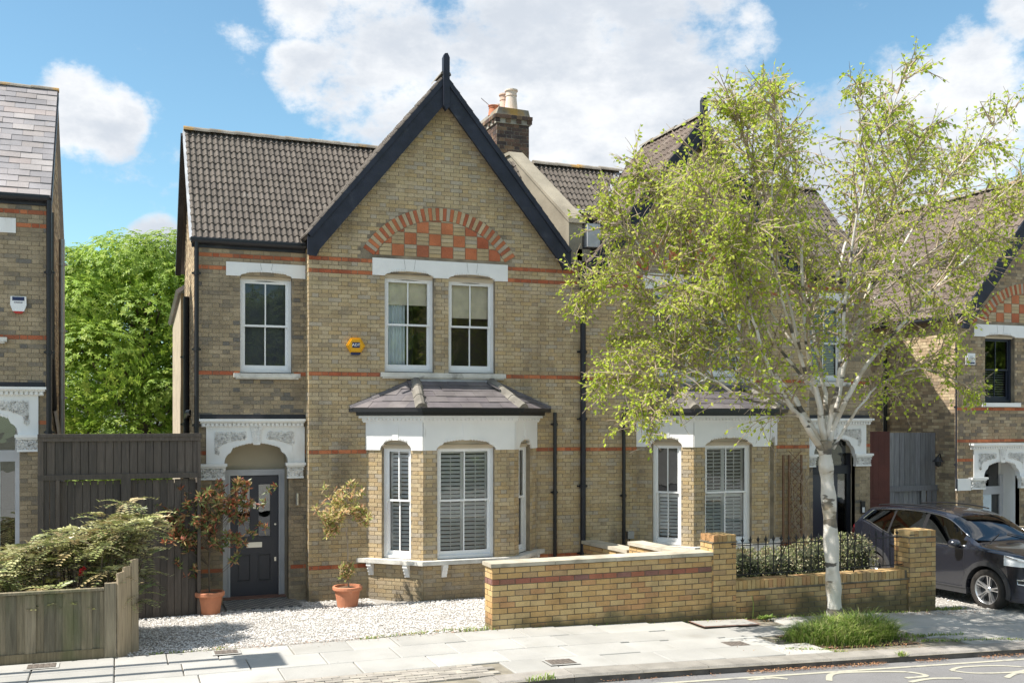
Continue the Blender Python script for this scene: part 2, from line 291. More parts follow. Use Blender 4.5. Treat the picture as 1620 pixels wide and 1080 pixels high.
def unit_mb(key):
    m = MB()
    if key == 'brick':
        a = [m.pt(p) for p in ((0, -1, 0), (1, -1, 0), (1, -1, 1), (0, -1, 1), (0, 0, 0), (1, 0, 0), (1, 0, 1), (0, 0, 1))]
        for q in ((0, 1, 2, 3), (1, 5, 6, 2), (5, 4, 7, 6), (4, 0, 3, 7), (3, 2, 6, 7), (4, 5, 1, 0)): m.idx([a[i] for i in q], 0)
    elif key == 'box':
        m.box(0, 1, 0, 1, 0, 1, 0)
    elif key == 'tile':      # x across, y up the slope, z out of the roof; rounded roll with a flat pan
        prof = [(0, .10), (.12, .12), (.24, .75), (.42, 1.0), (.60, .75), (.74, .12), (1.0, .10)]
        lo = [m.pt((x, 0, z)) for x, z in prof]; hi = [m.pt((x, 1.12, z - .55)) for x, z in prof]; bt = [m.pt((x, 0, z - .55)) for x, z in prof]
        for i in range(len(prof) - 1): m.idx([lo[i], lo[i + 1], hi[i + 1], hi[i]], 0); m.idx([bt[i], bt[i + 1], lo[i + 1], lo[i]], 0)
    elif key == 'slate':
        a = [m.pt(p) for p in ((0, 0, 0), (1, 0, 0), (1, 0, 1), (0, 0, 1), (0, 1.1, -.6), (1, 1.1, -.6), (1, 1.1, .2), (0, 1.1, .2))]
        for q in ((0, 1, 2, 3), (3, 2, 6, 7), (1, 5, 6, 2), (4, 0, 3, 7)): m.idx([a[i] for i in q], 0)
    elif key == 'paver':     # worn slab: chamfered top edge
        e = .012
        a = [m.pt(p) for p in ((0, 0, 0), (1, 0, 0), (1, 1, 0), (0, 1, 0), (0, 0, .8), (1, 0, .8), (1, 1, .8), (0, 1, .8), (e, e, 1), (1 - e, e, 1), (1 - e, 1 - e, 1), (e, 1 - e, 1))]
        for q in ((0, 1, 5, 4), (1, 2, 6, 5), (2, 3, 7, 6), (3, 0, 4, 7), (4, 5, 9, 8), (5, 6, 10, 9), (6, 7, 11, 10), (7, 4, 8, 11), (8, 9, 10, 11)): m.idx([a[i] for i in q], 0)
    return m
class Thing:
    def __init__(s, name, label, cat, loc=(0, 0, 0), group=None, kind=None):
        s.o = bpy.data.objects.new(name, None); COL.objects.link(s.o); s.loc = Vector(loc); s.o.location = s.loc; s.o.empty_display_size = .1
        if label: s.o['label'] = label
        if cat: s.o['category'] = cat
        if group: s.o['group'] = group
        if kind: s.o['kind'] = kind
        s.P = {}; s.cnt = {}
    def add(s, name, mb, m, parent=None, smooth=False, kind=None, label=None):
        o = bpy.data.objects.new(name, mb.mesh(name, m, s.loc, smooth)); COL.objects.link(o); o.parent = parent or s.o; s.cnt[name] = s.cnt.get(name, 0) + 1
        if kind: o['kind'] = kind
        if label: o['label'] = label
        return o
    def empty(s, name, parent=None):
        o = bpy.data.objects.new(name, None); COL.objects.link(o); o.parent = parent or s.o; o.empty_display_size = .05; return o
    def piece(s, name, key, M, m, parent=None, tint=None):
        s.P.setdefault(name, []).append((key, M, m, parent or s.o, R.random() if tint is None else tint))
    def flush(s, rest, limit=300):
        off = Matrix.Translation(-s.loc)
        for name, L in s.P.items():
            sc = []; lim = max(0, limit - s.cnt.get(name, 0))
            for i, (key, M, m, par, t) in enumerate(L):
                ex, ey, ez = (M.col[k].to_3d() for k in range(3)); c = M @ Vector((.5, .5 if key not in ('brick',) else -.5, .5))
                n = ey if key == 'brick' else ez
                ar = max(ex.length * ez.length, ex.length * ey.length) if key == 'box' else ex.length * (ez.length if key == 'brick' else ey.length)
                v = CAM - c; f = 1.0
                if key == 'brick': f = max(.02, (-ey.normalized()).dot(v.normalized()))
                elif key in ('tile', 'slate', 'paver'): f = max(.02, ez.normalized().dot(v.normalized()))
                px, py, dd = cam_proj(c); inside = -5 < px < 1625 and -5 < py < 1085
                sc.append((-(ar * f / v.length_squared) if inside else 0, i))
            sc.sort(); keep = set(i for w, i in sc[:lim] if w < 0) if len(L) > lim else set(range(len(L)))
            byrest = {}
            for i, (key, M, m, par, t) in enumerate(L):
                if i in keep:
                    k = (key, m)
                    if k not in UNIT: UNIT[k] = unit_mb(key).mesh(name, m)
                    o = bpy.data.objects.new(name, UNIT[k]); COL.objects.link(o); o.parent = par; o.matrix_basis = off @ M
                else: byrest.setdefault((m, par.name if par != s.o else ''), []).append((key, M, t, par))
            for (m, _), LL in byrest.items():
                mb = MB()
                for key, M, t, par in LL:
                    u = unit_mb(key); k = len(mb.v); mb.v += [M @ p for p in u.v]; mb.f += [[a + k for a in f] for f in u.f]; mb.t += [t] * len(u.f)
                s.add(rest.get(name, name + 's'), mb, m, LL[0][3], kind='stuff')
        s.P = {}
def one(name, mb, m, label=None, cat=None, kind=None, group=None, smooth=False, loc=(0, 0, 0)):
    o = bpy.data.objects.new(name, mb.mesh(name, m, Vector(loc), smooth)); COL.objects.link(o); o.location = loc
    for k, v in (('label', label), ('category', cat), ('kind', kind), ('group', group)):
        if v: o[k] = v
    return o
def frame(x, y, z=0, deg=0.0): return Matrix.Translation((x, y, z)) @ Matrix.Rotation(rad(deg), 4, 'Z')
def TSM(fr, u, v, z, su, sv, sz): return fr @ Matrix.Translation((u, v, z)) @ Matrix.Diagonal((su, sv, sz, 1))
def lerp(a, b, t): return a + (b - a) * t
def sstep(a, b, x): t = min(1, max(0, (x - a) / (b - a))); return t * t * (3 - 2 * t)
def street_z(x): return -0.0344 * (x - 4.9) if x > 4.9 else 0.004 * (4.9 - x) if x > 0 else 0.02 - 0.006 * x
def house_z(x):
    return lerp(.25, -.15, sstep(-1.6, -.6, x)) if x < 0 else lerp(-.15, -.32, sstep(7, 9.5, x)) if x < 12 else lerp(-.32, -.75, sstep(14.2, 17.2, x))
def ground_z(x, y):
    t = min(1, max(0, (y + 3.92) / 3.5)); return lerp(street_z(x), house_z(x), t)
# ------------------------------------------------------------------ brickwork
def subtract(iv, a, b):
    out = []
    for (p, q) in iv:
        if b <= p or a >= q: out.append((p, q)); continue
        if a > p: out.append((p, a))
        if b < q: out.append((b, q))
    return out
def brickwall(T, fr, w, z0, z1, holes=(), lim=None, m='stock', bands=(), red='red_brick', gauge=.07, bond='flemish', bl=.215, parent=None, skip=None, mort='mortar', mb=None, proud=.007, jit=.004, u0=0.0, name='brick', reveal=.11, jw=.008):
    """bricks as pieces in front of a mortar sheet; lim(z) gives the (u0, u1) limits of a gable; holes are (ua, ub, za, zb)"""
    own = mb is None; mb = mb or MB(); mb.fr = fr
    us = sorted({u0, w} | {min(max(h[i], u0), w) for h in holes for i in (0, 1)}); zs = sorted({z0, z1} | {min(max(h[i], z0), z1) for h in holes for i in (2, 3)})
    for a, b in zip(us, us[1:]):
        for c, d in zip(zs, zs[1:]):
            if any(h[0] <= (a + b) / 2 <= h[1] and h[2] <= (c + d) / 2 <= h[3] for h in holes): continue
            mb.face([(a, 0, c), (b, 0, c), (b, 0, d), (a, 0, d)])
    for (a, b, c, d) in holes:
        for q in (((a, 0, c), (a, reveal, c), (a, reveal, d), (a, 0, d)), ((b, 0, c), (b, reveal, c), (b, reveal, d), (b, 0, d)), ((a, 0, d), (b, 0, d), (b, reveal, d), (a, reveal, d)), ((a, 0, c), (b, 0, c), (b, reveal, c), (a, reveal, c))): mb.face(q)
    if lim:
        zt = z1
        while lim(zt)[1] - lim(zt)[0] > .05: zt += .02
        a, b = lim(z1); mb.face([(a, 0, z1), (b, 0, z1), ((a + b) / 2 if lim(zt)[1] <= lim(zt)[0] else sum(lim(zt)) / 2, 0, zt)]); ztop = zt
    else: ztop = z1
    n = int(round((ztop - z0) / gauge))
    bh = bl / 2 - jw / 2
    for i in range(n):
        za = z0 + i * gauge; zb = za + gauge - jw; zc = (za + zb) / 2
        if zb > ztop: break
        iv = [(u0, w)] if za < z1 - .01 or not lim else [lim(zb)]
        for h in holes:
            if h[2] + .01 < zb and h[3] - .01 > za: iv = subtract(iv, h[0], h[1])
        isred = any(abs(zc - q) < gauge * .5 for q in bands)
        mm = red if isred else m
        if bond == 'flemish': pat = [bl, bh]; ph = (bl + bh + 2 * jw) / 2 * (i % 2)
        else: pat = [bl]; ph = (bl + jw) / 2 * (i % 2)
        u = u0 - ph; k = 0
        while u < w + .01:
            L = pat[k % len(pat)]; k += 1
            for (a, b) in iv:
                p, q = max(u, a), min(u + L, b)
                if q - p > .028 and not (skip and skip((p + q) / 2, zc)):
                    T.piece(name, 'brick', TSM(fr, p + R.uniform(0, .002), 0, za + R.uniform(-.0012, .0012), q - p - R.uniform(0, .003), proud + R.uniform(-jit, jit) * .8, zb - za), mm, parent)
            u += L + jw
    if own: return T.add('mortar', mb, mort, parent)
    return mb
# ------------------------------------------------------------------ windows
def sash_window(T, fr, u0, u1, z0, z1, rec=.10, arch=.0, blind=None, parent=None, paint='sash_paint', bars=1, glass='window_glass', label=None, fw=.055, meet=.5, room=True):
    f = MB(fr); v0, v1 = rec, rec + .09
    zc = z1
    f.box(u0, u0 + fw, v0, v1, z0, z1); f.box(u1 - fw, u1, v0, v1, z0, z1); f.box(u0 + fw, u1 - fw, v0, v1, z0, z0 + .05)
    if arch > 0:
        n = 10; low = [(lerp(u0 + fw, u1 - fw, i / n), z1 - .05 - arch + arch * math.sin(math.pi * i / n)) for i in range(n + 1)]
        f.prism([(u0 + fw, z1)] + low + [(u1 - fw, z1)], v0 + .002, v1); zi = z1 - .05 - arch * .35
    else: f.box(u0 + fw, u1 - fw, v0, v1, z1 - .06, z1); zi = z1 - .06
    win = T.add('window', f, paint, parent, label=label)
    a, b = u0 + fw, u1 - fw; zm = lerp(z0 + .05, zi, meet); sw = .038
    # upper sash in front, lower sash behind it
    for (c, d, dv, bot, nm) in ((zm - .02, zi, .018, .035, 'upper'), (z0 + .05, zm + .018, .05, .075, 'lower')):
        s = MB(fr); p, q = v0 + dv, v0 + dv + .03
        s.box(a, a + sw, p, q, c, d); s.box(b - sw, b, p, q, c, d); s.box(a + sw, b - sw, p, q, c, c + bot); s.box(a + sw, b - sw, p, q, d - .035, d)
        for k in range(bars): x = lerp(a + sw, b - sw, (k + 1) / (bars + 1)); s.box(x - .011, x + .011, p + .003, q - .003, c + bot, d - .035)
        T.add('sash', s, paint, win)
        for k in range(bars + 1):
            x0, x1 = lerp(a + sw, b - sw, k / (bars + 1)), lerp(a + sw, b - sw, (k + 1) / (bars + 1))
            g = MB(fr); g.face([(x0, p + .015, c + bot), (x1, p + .015 + R.uniform(-.002, .002), c + bot), (x1, p + .015 + R.uniform(-.002, .002), d - .035), (x0, p + .015, d - .035)]); T.add('pane', g, glass, win)
    if blind: blind(T, fr, a + .01, b - .01, z0 + .05, zi - .01, v1 + .04, win)
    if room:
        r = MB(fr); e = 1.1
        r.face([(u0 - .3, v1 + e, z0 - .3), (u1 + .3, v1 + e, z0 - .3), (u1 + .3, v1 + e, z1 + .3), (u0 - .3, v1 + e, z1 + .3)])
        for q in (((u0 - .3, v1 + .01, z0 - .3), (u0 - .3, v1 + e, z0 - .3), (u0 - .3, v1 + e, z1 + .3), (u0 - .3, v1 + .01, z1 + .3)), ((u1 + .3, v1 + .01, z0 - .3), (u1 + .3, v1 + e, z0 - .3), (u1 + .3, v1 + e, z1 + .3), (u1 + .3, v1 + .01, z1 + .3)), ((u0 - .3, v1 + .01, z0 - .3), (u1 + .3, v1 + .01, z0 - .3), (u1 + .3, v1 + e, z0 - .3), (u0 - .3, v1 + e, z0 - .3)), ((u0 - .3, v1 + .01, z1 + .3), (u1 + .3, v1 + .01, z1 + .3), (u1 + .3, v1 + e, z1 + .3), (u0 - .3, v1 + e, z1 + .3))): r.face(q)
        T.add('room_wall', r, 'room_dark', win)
    return win
def shutters(panels=2, tilt=36, gap=(), per=.068, z_lo=None, z_hi=None, m='shutter_white'):
    def f(T, fr, a, b, z0, z1, v, win):
        z0 = z0 if z_lo is None else z_lo; z1 = z1 if z_hi is None else z_hi
        w = (b - a) / panels; fm = MB(fr)
        for i in range(panels):
            p, q = a + i * w, a + (i + 1) * w - .004; st = .032
            fm.box(p, p + st, v, v + .028, z0, z1); fm.box(q - st, q, v, v + .028, z0, z1); fm.box(p + st, q - st, v, v + .028, z0, z0 + .06); fm.box(p + st, q - st, v, v + .028, z1 - .06, z1)
            n = int((z1 - z0 - .13) / per)
            for k in range(n):
                z = z0 + .075 + (k + .5) * (z1 - z0 - .15) / n
                M = fr @ Matrix.Translation((p + st, v + .014, z)) @ Matrix.Rotation(rad(tilt + R.uniform(-2, 2)), 4, 'X') @ Matrix.Translation((0, -.034, -.004)) @ Matrix.Diagonal((q - p - 2 * st, .068, .009, 1))
                T.piece('slat', 'box', M, m, win)
            fm.box((p + q) / 2 - .006, (p + q) / 2 + .006, v - .036, v - .026, z0 + .08, z1 - .08)
        T.add('shutter', fm, m, win)
    return f
def backing_sheet(f, m='grey_backing'):  # grey sheet added behind the panes for their even dull reflection
    def g(T, fr, a, b, z0, z1, v, win):
        mb = MB(fr); mb.box(a, b, v, v + .004, lerp(z1, z0, f), z1); mb.box(a, b, v - .008, v + .012, lerp(z1, z0, f) - .02, lerp(z1, z0, f)); T.add('pane_backing', mb, m, win)
    return g
def roman(drop):
    def f(T, fr, a, b, z0, z1, v, win):
        m = MB(fr); z = z1
        for k, d in enumerate((drop * .45, drop * .3, drop * .25)):
            m.box(a, b, v - .01 * k, v + .015 + .006 * k, z - d, z); z -= d * .97
        T.add('roman_blind', m, 'roman_fabric', win)
    return f
def slat_blind(z_lo_f=0.0, per=.035, m='blind_white'):
    def f(T, fr, a, b, z0, z1, v, win):
        zl = lerp(z0, z1, z_lo_f); n = int((z1 - zl) / per)
        for k in range(n):
            M = fr @ Matrix.Translation((a, v, zl + (k + .5) * (z1 - zl) / n)) @ Matrix.Rotation(rad(28), 4, 'X') @ Matrix.Translation((0, -.014, 0)) @ Matrix.Diagonal((b - a, .028, .004, 1))
            T.piece('slat', 'box', M, m, win)
    return f
def curtain(f0, f1, m='curtain_pale'):
    def f(T, fr, a, b, z0, z1, v, win):
        mb = MB(fr); n = 26; u0, u1 = lerp(a, b, f0), lerp(a, b, f1)
        pts = [(lerp(u0, u1, i / n), v + .05 + .022 * math.sin(i * 1.35)) for i in range(n + 1)]
        for (x, y), (x2, y2) in zip(pts, pts[1:]): mb.face([(x, y, z0), (x2, y2, z0), (x2, y2, z1), (x, y, z1)], .3)
        T.add('curtain', mb, m, win, smooth=True)
    return f
# ------------------------------------------------------------------ masonry dressings
def notched_block(fr, u0, u1, z0, z1, notches, v0, v1, teeth=True):
    """white block from depth v0 to v1 whose lower edge is cut by shallow arches: notches = (ua, ub, spring z, crown z)"""
    mb = MB(fr); poly = [(u0, z1), (u0, z0)]
    for (a, b, s, c) in notches:
        sh = (b - a) * .13                                   # shouldered arch
        poly += [(a, z0)] if s > z0 + .001 else []
        poly.append((a, s))
        for i in range(1, 6): t = i / 6 * math.pi / 2; poly.append((a + sh * (1 - math.cos(t)), s + (c - s) * .55 * math.sin(t)))
        a2, b2 = a + sh, b - sh; zb = s + (c - s) * .62
        for i in range(0, 11): t = i / 10; poly.append((lerp(a2, b2, t), zb + (c - zb) * math.sin(math.pi * (.12 + .76 * t))))
        for i in range(5, 0, -1): t = i / 6 * math.pi / 2; poly.append((b - sh * (1 - math.cos(t)), s + (c - s) * .55 * math.sin(t)))
        poly.append((b, s)); poly += [(b, z0)] if s > z0 + .001 else []
    poly += [(u1, z0), (u1, z1)]
    mb.prism(poly[::-1], v0, v1, .3)
    if teeth:
        for (a, b, s, c) in notches:
            sh = (b - a) * .13; a2, b2 = a + sh, b - sh; n = 15
            for i in range(n):
                t = (i + .5) / n
                if abs(t - .5) < .07: continue
                x = lerp(a2, b2, t); z = s + (c - s) * .62 + (c - s) * .38 * math.sin(math.pi * (.12 + .76 * t)); d = (b2 - a2) / n * .45
                mb.prism([(x - d, z + .035), (x, z - .012), (x + d, z + .035)], v0 - .012, v0 + .02, .3)
    return mb
def ring(mb, pts, o0, o1, z0, z1, tint=.4):
    """a moulding that follows a plan polyline pts (world x, y), from offset o0 to o1 outward"""
    P = [Vector(p) for p in pts]
    def off(o):
        out = []
        for i, p in enumerate(P):
            n = []
            for a, b in ((i - 1, i), (i, i + 1)):
                if 0 <= a and b < len(P):
                    d = (P[b] - P[a]).normalized(); n.append(Vector((d.y, -d.x)))
            if len(n) == 1: out.append(p + n[0] * o if False else p + Vector((n[0].x, 0)).normalized() * o * (1 / max(abs(n[0].x), .3)) if abs(P[0].y - p.y) < 1e-6 and abs(n[0].x) > .2 else p + n[0] * o)
            else:
                b = (n[0] + n[1]).normalized(); out.append(p + b * (o / b.dot(n[0])))
        return out
    A, B = off(o0), off(o1)
    for i in range(len(P) - 1):
        a, b, c, d = A[i], A[i + 1], B[i + 1], B[i]
        mb.face([(d.x, d.y, z0), (c.x, c.y, z0), (c.x, c.y, z1), (d.x, d.y, z1)], tint); mb.face([(a.x, a.y, z1), (b.x, b.y, z1), (c.x, c.y, z1), (d.x, d.y, z1)], tint); mb.face([(a.x, a.y, z0), (b.x, b.y, z0), (c.x, c.y, z0), (d.x, d.y, z0)], tint)
    for a, d in ((A[0], B[0]), (A[-1], B[-1])): mb.face([(a.x, a.y, z0), (d.x, d.y, z0), (d.x, d.y, z1), (a.x, a.y, z1)], tint)
    return B
def downpipe(T, x, y, z0, z1, r=.035, m='black_plastic', shoe=True, name='downpipe', head=False):
    mb = MB(); mb.tube([(x, y, z0), (x, y, z1)], r, 10)
    z = z0 + .5
    while z < z1: mb.tube([(x, y, z), (x, y, z + .06)], r * 1.3, 10); mb.box(x - r * 1.9, x + r * 1.9, y + r * .4, y + r * 1.5, z + .015, z + .045); z += 1.25
    if head: mb.lathe([(r, 0), (.09, .12), (.10, .2), (.10, .24), (.05, .24)], (x, y, z1 - .2), 10)
    return T.add(name, mb, m, smooth=False)
def scroll(mb, u, z, s, v, flip=1, turns=1.3, r=.010, n=16):
    pts = [(u + flip * math.cos(i / n * turns * 6.283) * s * (1 - i / n * .8), v, z + math.sin(i / n * turns * 6.283) * s * (1 - i / n * .8)) for i in range(n + 1)]
    mb.tube(pts, [r * (1 - .4 * i / n) for i in range(n + 1)], 5)
def carving(mb, u0, u1, z0, z1, v, inside=lambda u, z: True, dens=1.0):
    """leafy relief: scrolls and small leaves standing proud of a sunk panel"""
    n = int((u1 - u0) * (z1 - z0) * 900 * dens) + 4; k = 0; tries = 0
    while k < n and tries < n * 8:
        tries += 1; u, z = R.uniform(u0, u1), R.uniform(z0, z1)
        if not inside(u, z): continue
        k += 1
        if k % 3 == 0: scroll(mb, u, z, R.uniform(.02, .034), v - .004, R.choice((-1, 1)))
        else:
            a = R.uniform(0, 6.28); l = R.uniform(.022, .04); c, s = math.cos(a), math.sin(a)
            mb.face([(u - c * l, v - .002, z - s * l), (u - s * l * .4, v - .018, z + c * l * .4), (u + c * l, v - .006, z + s * l)]); mb.face([(u - c * l, v - .002, z - s * l), (u + s * l * .4, v - .002, z - c * l * .4), (u + c * l, v - .006, z + s * l), (u - s * l * .4, v - .018, z + c * l * .4)])
# ------------------------------------------------------------------ roofs
def slope_pieces(T, org, ud, sd, W, L, tw, ex, key, m, th, parent=None, name='roof_tile', test=None, stagger=False, jit=.008):
    ud, sd = Vector(ud).normalized(), Vector(sd).normalized(); nd = ud.cross(sd); org = Vector(org)
    rows = int(L / ex + .999)
    for r in range(rows):
        s = r * ex; k0 = -1 if stagger and r % 2 else 0; u = (-tw / 2 if stagger and r % 2 else 0)
        while u < W - .01:
            a, b = max(0, u), min(W, u + tw)
            if b - a > .02:
                c = org + ud * ((a + b) / 2) + sd * (s + ex / 2)
                if not test or test(c):
                    ll = min(ex * 1.0, L - s)
                    if ll > .03:
                        p = org + ud * a + sd * s + nd * R.uniform(0, jit)
                        M = Matrix(((ud.x * (b - a - (.004 if key == 'slate' else 0)), sd.x * ll, nd.x * th, p.x), (ud.y * (b - a - (.004 if key == 'slate' else 0)), sd.y * ll, nd.y * th, p.y), (ud.z * (b - a), sd.z * ll, nd.z * th, p.z), (0, 0, 0, 1)))
                        T.piece(name, key, M, m, parent)
            u += tw
def slab(mb, quad, t=.06):
    q = [Vector(p) for p in quad]; n = (q[1] - q[0]).cross(q[-1] - q[0]).normalized() * t; k = len(q)
    mb.face(q, .5); mb.face([p - n for p in q][::-1], .5)
    for i in range(k): j = (i + 1) % k; mb.face([q[i], q[j], q[j] - n, q[i] - n], .5)
RESTS = {'brick': 'brickwork', 'roof_tile': 'roof_tiling', 'roof_slate': 'slating', 'slat': 'slat_work', 'paving_slab': 'paving', 'sett': 'sett_paving', 'plank': 'planking', 'floor_tile': 'tiling'}
WY = 0.28
def porch(T, xo, dr, dz, y=WY, door='panel', zg=-.15, flush=.0):
    """arched porch surround between brick pillars; u counts inward from the outer corner of the house"""
    U = lambda a, b: (min(xo + dr * a, xo + dr * b), max(xo + dr * a, xo + dr * b))
    fr = frame(0, y, dz)
    c = MB(fr); a, b = U(.0, 1.74); c.box(a, b, -.15, -.0, 2.895, 2.935); a, b = U(.02, 1.73); c.box(a, b, -.10, -.0, 2.865, 2.895); a, b = U(.04, 1.72); c.box(a, b, -.055, 0, 2.80, 2.865)
    n = 24
    for i in range(n): x = lerp(a, b, (i + .5) / n); c.box(x - .022, x + .022, -.095, -.05, 2.815, 2.862)
    T.add('cornice', c, 'white_paint')
    a, b = U(.12, 1.74); oa, ob = U(.41, 1.46)
    T.add('porch_arch', notched_block(fr, a, b, 2.19, 2.80, [(oa, ob, 2.19, 2.53)], -.035, .10), 'white_paint')
    xm = (oa + ob) / 2; k = MB(fr); k.prism([(xm - .10, 2.80), (xm - .055, 2.50), (xm + .055, 2.50), (xm + .10, 2.80)], -.065, -.03, .3)
    for sx in (-1, 1):
        for j in range(3): k.face([(xm + sx * .012, -.072, 2.56 + j * .07), (xm + sx * (.05 + .012 * j), -.078, 2.62 + j * .07), (xm + sx * .03, -.068, 2.65 + j * .07), (xm + sx * .008, -.068, 2.63 + j * .07)], .3)
    T.add('keystone', k, 'carved_white')
    # sunk leaf panels either side of the keystone
    for sg in (-1, 1):
        inn, out = xm + sg * .19, xm + sg * (.66 if sg * dr < 0 else .60)
        ins = lambda u, z, inn=inn, out=out: z > 2.42 + .26 * (1 - ((abs(u - xm)) / .70) ** 2) ** .5 - .06 if abs(u - xm) < .62 else z > 2.33
        p = MB(fr); carving(p, min(inn, out), max(inn, out), 2.36, 2.70, -.037, ins, 3.2)
        bz = [(inn, 2.71), (out, 2.71), (out, 2.36)]
        for q, w in zip(bz, bz[1:]): p.tube([(q[0], -.037, q[1]), (w[0], -.037, w[1])], .008, 4)
        T.add('leaf_panel', p, 'carved_white')
    for (a, b) in ((0.0, .44), (1.42, 1.74)):
        a, b = U(a, b); p = MB(fr); p.box(a - .01, b + .01, -.12, .02, 2.145, 2.19); p.box(a + .01, b - .01, -.095, .02, 2.115, 2.145); p.box(a + .03, b - .03, -.06, .02, 1.95, 2.115); p.box(a + .02, b - .02, -.075, .02, 1.925, 1.955)
        m = T.add('capital', p, 'white_paint')
        q = MB(fr); carving(q, a + .035, b - .035, 1.97, 2.10, -.062, dens=2.6)
        for k in range(3): scroll(q, lerp(a + .06, b - .06, k / 2), 2.07, .035, -.08, (-1) ** k, r=.012)
        T.add('capital_carving', q, 'carved_white', m)
    # recess
    pa, pb = U(.39, 1.47); r = MB(fr); dv = .20 if door == 'modern' else .52
    r.face([(pa, .0, zg - dz - .05), (pa, dv, zg - dz - .05), (pa, dv, 2.6), (pa, 0, 2.6)]); r.face([(pb, .0, zg - dz - .05), (pb, dv, zg - dz - .05), (pb, dv, 2.6), (pb, 0, 2.6)]); r.face([(pa, .1, 2.56), (pb, .1, 2.56), (pb, dv, 2.56), (pa, dv, 2.56)]); r.face([(pa, dv, 2.06), (pb, dv, 2.06), (pb, dv, 2.6), (pa, dv, 2.6)])
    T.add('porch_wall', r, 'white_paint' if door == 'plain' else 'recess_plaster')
    zb = zg - dz + .03
    if door == 'panel':
        f = MB(fr); f.box(pa, pa + .16, dv - .07, dv + .05, zb, 1.96); f.box(pb - .10, pb, dv - .07, dv + .05, zb, 1.96); f.box(pa, pb, dv - .08, dv + .05, 1.96, 2.06); f.box(pa + .13, pa + .16, dv - .09, dv - .07, zb, 1.96); f.box(pb - .10, pb - .075, dv - .09, dv - .07, zb, 1.96)
        T.add('door_frame', f, 'door_frame')
        x0, x1 = pa + .165, pb - .105; w = x1 - x0; h = 1.955 - zb; d = MB(fr); t0, t1 = dv - .03, dv + .02
        st = .115; zs = [zb, zb + .26, zb + .78, zb + 1.02, 1.955 - .14]
        d.box(x0, x0 + st, t0, t1, zb, 1.955); d.box(x1 - st, x1, t0, t1, zb, 1.955); xm = (x0 + x1) / 2
        d.box(x0 + st, x1 - st, t0, t1, zb, zb + .24); d.box(x0 + st, x1 - st, t0, t1, zb + .72, zb + 1.0); d.box(x0 + st, x1 - st, t0, t1, 1.955 - .14, 1.955); d.box(xm - .055, xm + .055, t0, t1, zb + .24, zb + .72); d.box(xm - .055, xm + .055, t0, t1, zb + 1.0, 1.955 - .14)
        for (a, b) in ((x0 + st, xm - .055), (xm + .055, x1 - st)):
            d.box(a, b, dv, t1, zb + .24, zb + .72); d.box(a + .03, b - .03, dv - .016, t1, zb + .27, zb + .69)
            for (c, e) in ((zb + .24, zb + .72), (zb + 1.0, 1.955 - .14)):
                d.box(a, a + .018, t0 - .008, t1, c, e); d.box(b - .018, b, t0 - .008, t1, c, e); d.box(a + .018, b - .018, t0 - .008, t1, c, c + .018); d.box(a + .018, b - .018, t0 - .008, t1, e - .018, e)
        D = T.add('front_door', d, 'door_paint')
        for (a, b) in ((x0 + st, xm - .055), (xm + .055, x1 - st)):
            g = MB(fr); g.box(a + .018, b - .018, dv - .008, dv + .002, zb + 1.02, 1.955 - .16); T.add('door_glass', g, 'obscure_glass', D)
        l = MB(fr); l.box(xm - .13, xm + .13, t0 - .012, t0, zb + .83, zb + .92); l.box(xm - .105, xm + .105, t0 - .018, t0 - .011, zb + .85, zb + .90); T.add('letter_plate', l, 'steel', D)
        k = MB(fr); k.lathe([(0, -.02), (.018, -.02), (.018, 0)], (x1 - .05, t0, zb + 1.22), 10, axis='y'); k.box(x1 - .065, x1 - .035, t0 - .02, t0, zb + .58, zb + .65); T.add('lock', k, 'steel', D)
        n = MB(fr); n.box(xm - .025, xm + .025, t0 - .02, t0, zb + 1.50, zb + 1.62); T.add('knocker', n, 'steel', D)
        s = MB(fr); s.box(pa, pb, .25, dv + .05, zb - .12, zb); T.add('threshold', s, 'cast_brick')
    else:
        f = MB(fr); f.box(pa, pa + .10, dv - .07, dv + .05, zb, 2.2); f.box(pb - .10, pb, dv - .07, dv + .05, zb, 2.2); f.box(pa, pb, dv - .08, dv + .05, 1.76, 1.94)
        T.add('door_frame', f, 'black_paint' if door == 'modern' else 'door_frame')
        g = MB(fr); g.box(pa + .10, pb - .10, dv - .03, dv - .02, 1.94, 2.5); T.add('fanlight', g, 'obscure_glass')
        d = MB(fr); d.box(pa + .10, pb - .32, dv - .04, dv, zb, 1.76); D = T.add('front_door', d, 'door_paint' if door == 'modern' else 'curtain_pale')
        g = MB(fr); g.box(pb - .32, pb - .10, dv - .035, dv - .02, zb, 1.76); T.add('side_light', g, 'obscure_glass')
        h = MB(fr); h.tube([(pa + .62, dv - .10, zb + .6), (pa + .62, dv - .10, zb + 1.35)], .014, 8); h.tube([(pa + .62, dv - .10, zb + .7), (pa + .62, dv - .03, zb + .7)], .01, 6); h.tube([(pa + .62, dv - .10, zb + 1.25), (pa + .62, dv - .03, zb + 1.25)], .01, 6); T.add('pull_handle', h, 'steel_grey', D)
    return fr
def lintel(T, fr, u0, u1, z0, z1, wins, name='lintel'):
    mb = notched_block(fr, u0, u1, z0, z1, wins, -.022, .06, True); o = T.add(name, mb, 'white_paint')
    for (a, b, s, c) in wins:
        xm = (a + b) / 2; h = MB(fr)
        for sg in (-1, 1): h.prism([(xm + sg * .10, z1 - .004), (xm + sg * .075, c + .01), (xm + sg * .079, c + .01), (xm + sg * .104, z1 - .004)], -.0235, -.02, .2)
        T.add('keystone_joint', h, 'room_dark', o)
        hd = MB(fr); hd.box(a + .01, b - .01, .05, .09, s - .03, c + .01); T.add('window_head', hd, 'cream', o)
